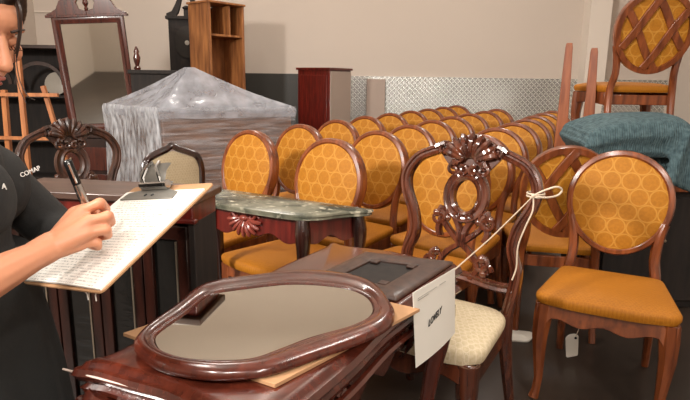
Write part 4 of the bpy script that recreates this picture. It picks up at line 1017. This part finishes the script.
for s in (-1, 1):
    ey_ = MB().ball(hp(0.074, s*0.030, 0.004), 0.0115, 12, 8, RH).build('eyelid', M['skin'], person)
    ml = MB()
    for k in range(7):
        a0 = hp(0.083 - 0.001*abs(k-3), s*(0.019+0.0045*k), -0.004 - 0.0006*abs(k-3)); ml.tube([a0, a0 + hf*0.006 - hup*0.003, a0 + hf*0.009 - hup*0.002], [0.0011, 0.0009, 0.0005], 4)
    ml.build('eyelashes', M['iris'], person)
    br = MB(); br.tube([hp(0.094, s*0.012, 0.026), hp(0.094, s*0.028, 0.032), hp(0.082, s*0.046, 0.028)], [0.0025, 0.003, 0.0014], 6); br.build('eyebrow', M['hair'], person)
MB().ball(hp(0.097, 0, -0.0565), (0.007, 0.019, 0.005), 12, 8, RH).ball(hp(0.095, 0, -0.067), (0.0065, 0.016, 0.0055), 12, 8, RH).build('lips', M['lips'], person)
# shirt
sh = MB()
sh.ball(bp(0.0, 0, 0.90), (0.135, 0.178, 0.14), 16, 12, Rb); sh.ball(bp(0.0, 0, 0.99), (0.122, 0.165, 0.16), 16, 12, Rb); sh.ball(bp(-0.005, 0, 1.11), (0.130, 0.182, 0.145), 16, 12, Rb)
for s in (-1, 1):
    sh.ball(bp(0.085, s*0.075, 1.075), (0.072, 0.082, 0.085), 12, 8, Rb); sh.cap(bp(-0.01, s*0.06, 1.2), bp(-0.01, s*0.16, 1.175), 0.064, 0.066)
sh.limb([shR, shR*0.35+elR*0.65], [0.066, 0.06]); sh.limb([shL, elL, elL*0.75+wrL*0.25], [0.066, 0.056, 0.05])
shirt = sh.build_remesh('shirt', M['shirt'], 0.008, 5, person)
# trousers, apron, belt
tr_ = MB(); tr_.ball(bp(0, 0, 0.82), (0.14, 0.185, 0.14), 16, 12, Rb)
for s in (-1, 1): tr_.limb([bp(0, s*0.09, 0.80), bp(0.03, s*0.10, 0.46), bp(0.0, s*0.10, 0.10)], [0.112, 0.08, 0.066])
tr_.build_remesh('trousers', M['apron'], 0.01, 5, person)
apn = MB(); ringsz = []
for (z, rf, rs_) in ((0.915, 0.150, 0.192), (0.86, 0.160, 0.2), (0.78, 0.175, 0.212), (0.68, 0.19, 0.222), (0.56, 0.2, 0.23), (0.46, 0.205, 0.235)):
    ro = []; ri = []
    for k in range(28):
        a = -1.75+3.5*k/27; w = 0.006*math.sin(k*1.3)*(0.95-z)*4
        ro.append(bp((rf+w)*math.cos(a), (rs_+w)*math.sin(a), z)); ri.append(bp((rf+w-0.006)*math.cos(a), (rs_+w-0.006)*math.sin(a), z))
    ringsz.append(ro + ri[::-1])
apn.rings(ringsz); apn.build('apron', M['apron'], person)
MB().rings([[bp(r*0.9*math.cos(2*PI*k/40), r*1.12*math.sin(2*PI*k/40), z) for k in range(40)] for r, z in ((0.165, 0.905), (0.172, 0.91), (0.172, 0.945), (0.165, 0.95))]).build('belt', M['belt'], person)
shoe = M['belt']
for s in (-1, 1): MB().limb([bp(-0.03, s*0.10, 0.05), bp(0.05, s*0.11, 0.047), bp(0.16, s*0.12, 0.042)], [0.048, 0.046, 0.040]).build_remesh('shoe', shoe, 0.008, 4, person)
# pen
pe0 = J(67, 160, 1.005); pe1 = J(103, 246, 1.035)
tipb = BMX @ Vector((-0.02, 0.12, 0.005))
pen = thing('ballpoint_pen', 'black and silver pen in the writing hand', 'pen')
ax = (pe1-pe0)
MB().tube([pe0, pe0+ax*0.02, pe0+ax*0.25, pe0+ax*0.27], [0.005, 0.0078, 0.008, 0.0076], 12).build('barrel', M['black'], pen)
MB().tube([pe0+ax*0.27, pe0+ax*0.40, pe0+ax*0.62, pe0+ax*0.85, pe0+ax*0.93], [0.0078, 0.0082, 0.0074, 0.006, 0.0012], 12).build('grip', M['silver'], pen)
cdn = (Vector((0, 0, CAMH))-pe0).normalized(); cdn = (cdn - ax.normalized()*cdn.dot(ax.normalized())).normalized()
MB().tube([pe0+ax*0.03+cdn*0.006, pe0+ax*0.04+cdn*0.0115, pe0+ax*0.22+cdn*0.0115, pe0+ax*0.24+cdn*0.008], 0.0022, 6).build('pocket_clip', M['silver'], pen)

# print on the shirt
def surf(px, py):
    dg = bpy.context.evaluated_depsgraph_get(); dg.update()
    r = ray(px, py); ok, loc, nor, idx = shirt.ray_cast(Vector((0, 0, CAMH)), r.normalized())
    return (loc, nor) if ok else (aty(px, py, 1.0), Vector((0, -1, 0)))
for body_t, px, py, sz, rot in (('COMAP', 31, 171.5, 0.0115, 22), ('A', 3, 187, 0.016, -20)):
    loc, nor = surf(px, py)
    zax = nor.normalized(); xax = Vector((0, 0, 1)).cross(zax).normalized(); yax = zax.cross(xax)
    Rm = Matrix((xax, yax, zax)).transposed().to_4x4(); Rm.translation = loc + zax*0.0025
    text_mesh('shirt_print', body_t, sz, M['white_print'], person, Rm @ Matrix.Rotation(math.radians(rot), 4, 'Z'))

# ------------------------------------------------------------------ lights
wd = bpy.data.worlds.new('world'); scene.world = wd; wd.use_nodes = True
wd.node_tree.nodes['Background'].inputs[0].default_value = (1, 0.95, 0.9, 1); wd.node_tree.nodes['Background'].inputs[1].default_value = 0.05
def area(name, loc, aim, sx, sy, power, col=(1, 0.935, 0.865)):
    l = bpy.data.lights.new(name, 'AREA'); l.shape = 'RECTANGLE'; l.size = sx; l.size_y = sy; l.energy = power; l.color = col
    o = bpy.data.objects.new(name, l); C.objects.link(o); o.location = loc
    o.rotation_euler = (Vector(aim)-Vector(loc)).to_track_quat('-Z', 'Y').to_euler(); return o
area('key_softbox', (-3.3, -0.4, 2.7), (0.3, 5.0, 1.2), 0.5, 0.5, 300)
area('front_fill', (0.9, -0.9, 2.3), (0.0, 2.5, 0.8), 0.35, 0.35, 22)  # unseen fill added to the right of the camera
area('near_fill', (-0.25, -0.25, 1.95), (-0.1, 1.6, 0.9), 0.18, 0.18, 11)  # unseen fill added near the camera to brighten the hand and foreground
for (x, y, p) in ((-1.5, 2.2, 24), (1.8, 2.2, 24), (-1.5, 5.8, 22), (1.8, 5.8, 22)):
    area('fill_uplight', (x, y, 4.35), (x, y, 9), 0.3, 1.2, 48 if y < 4 else 105)  # upward fill added to brighten the ceiling and upper wall seen in mirrors
    for dx in (-0.11, 0.11): area('ceiling_lamp', (x+dx, y, 4.2), (x+dx, y, 0), 0.12, 1.2, p)

for x in (-1.5, 1.8): area('ceiling_lamp', (x, -1.6, 4.2), (x, -2.4, 0), 0.3, 1.2, 130)  # unseen rear pair added to light the wall that the tall mirror shows

vs_ = scene.view_settings
vs_.view_transform = 'Standard'; vs_.look = 'None'; vs_.gamma = 1; vs_.use_curve_mapping = False; vs_.exposure = -0.12
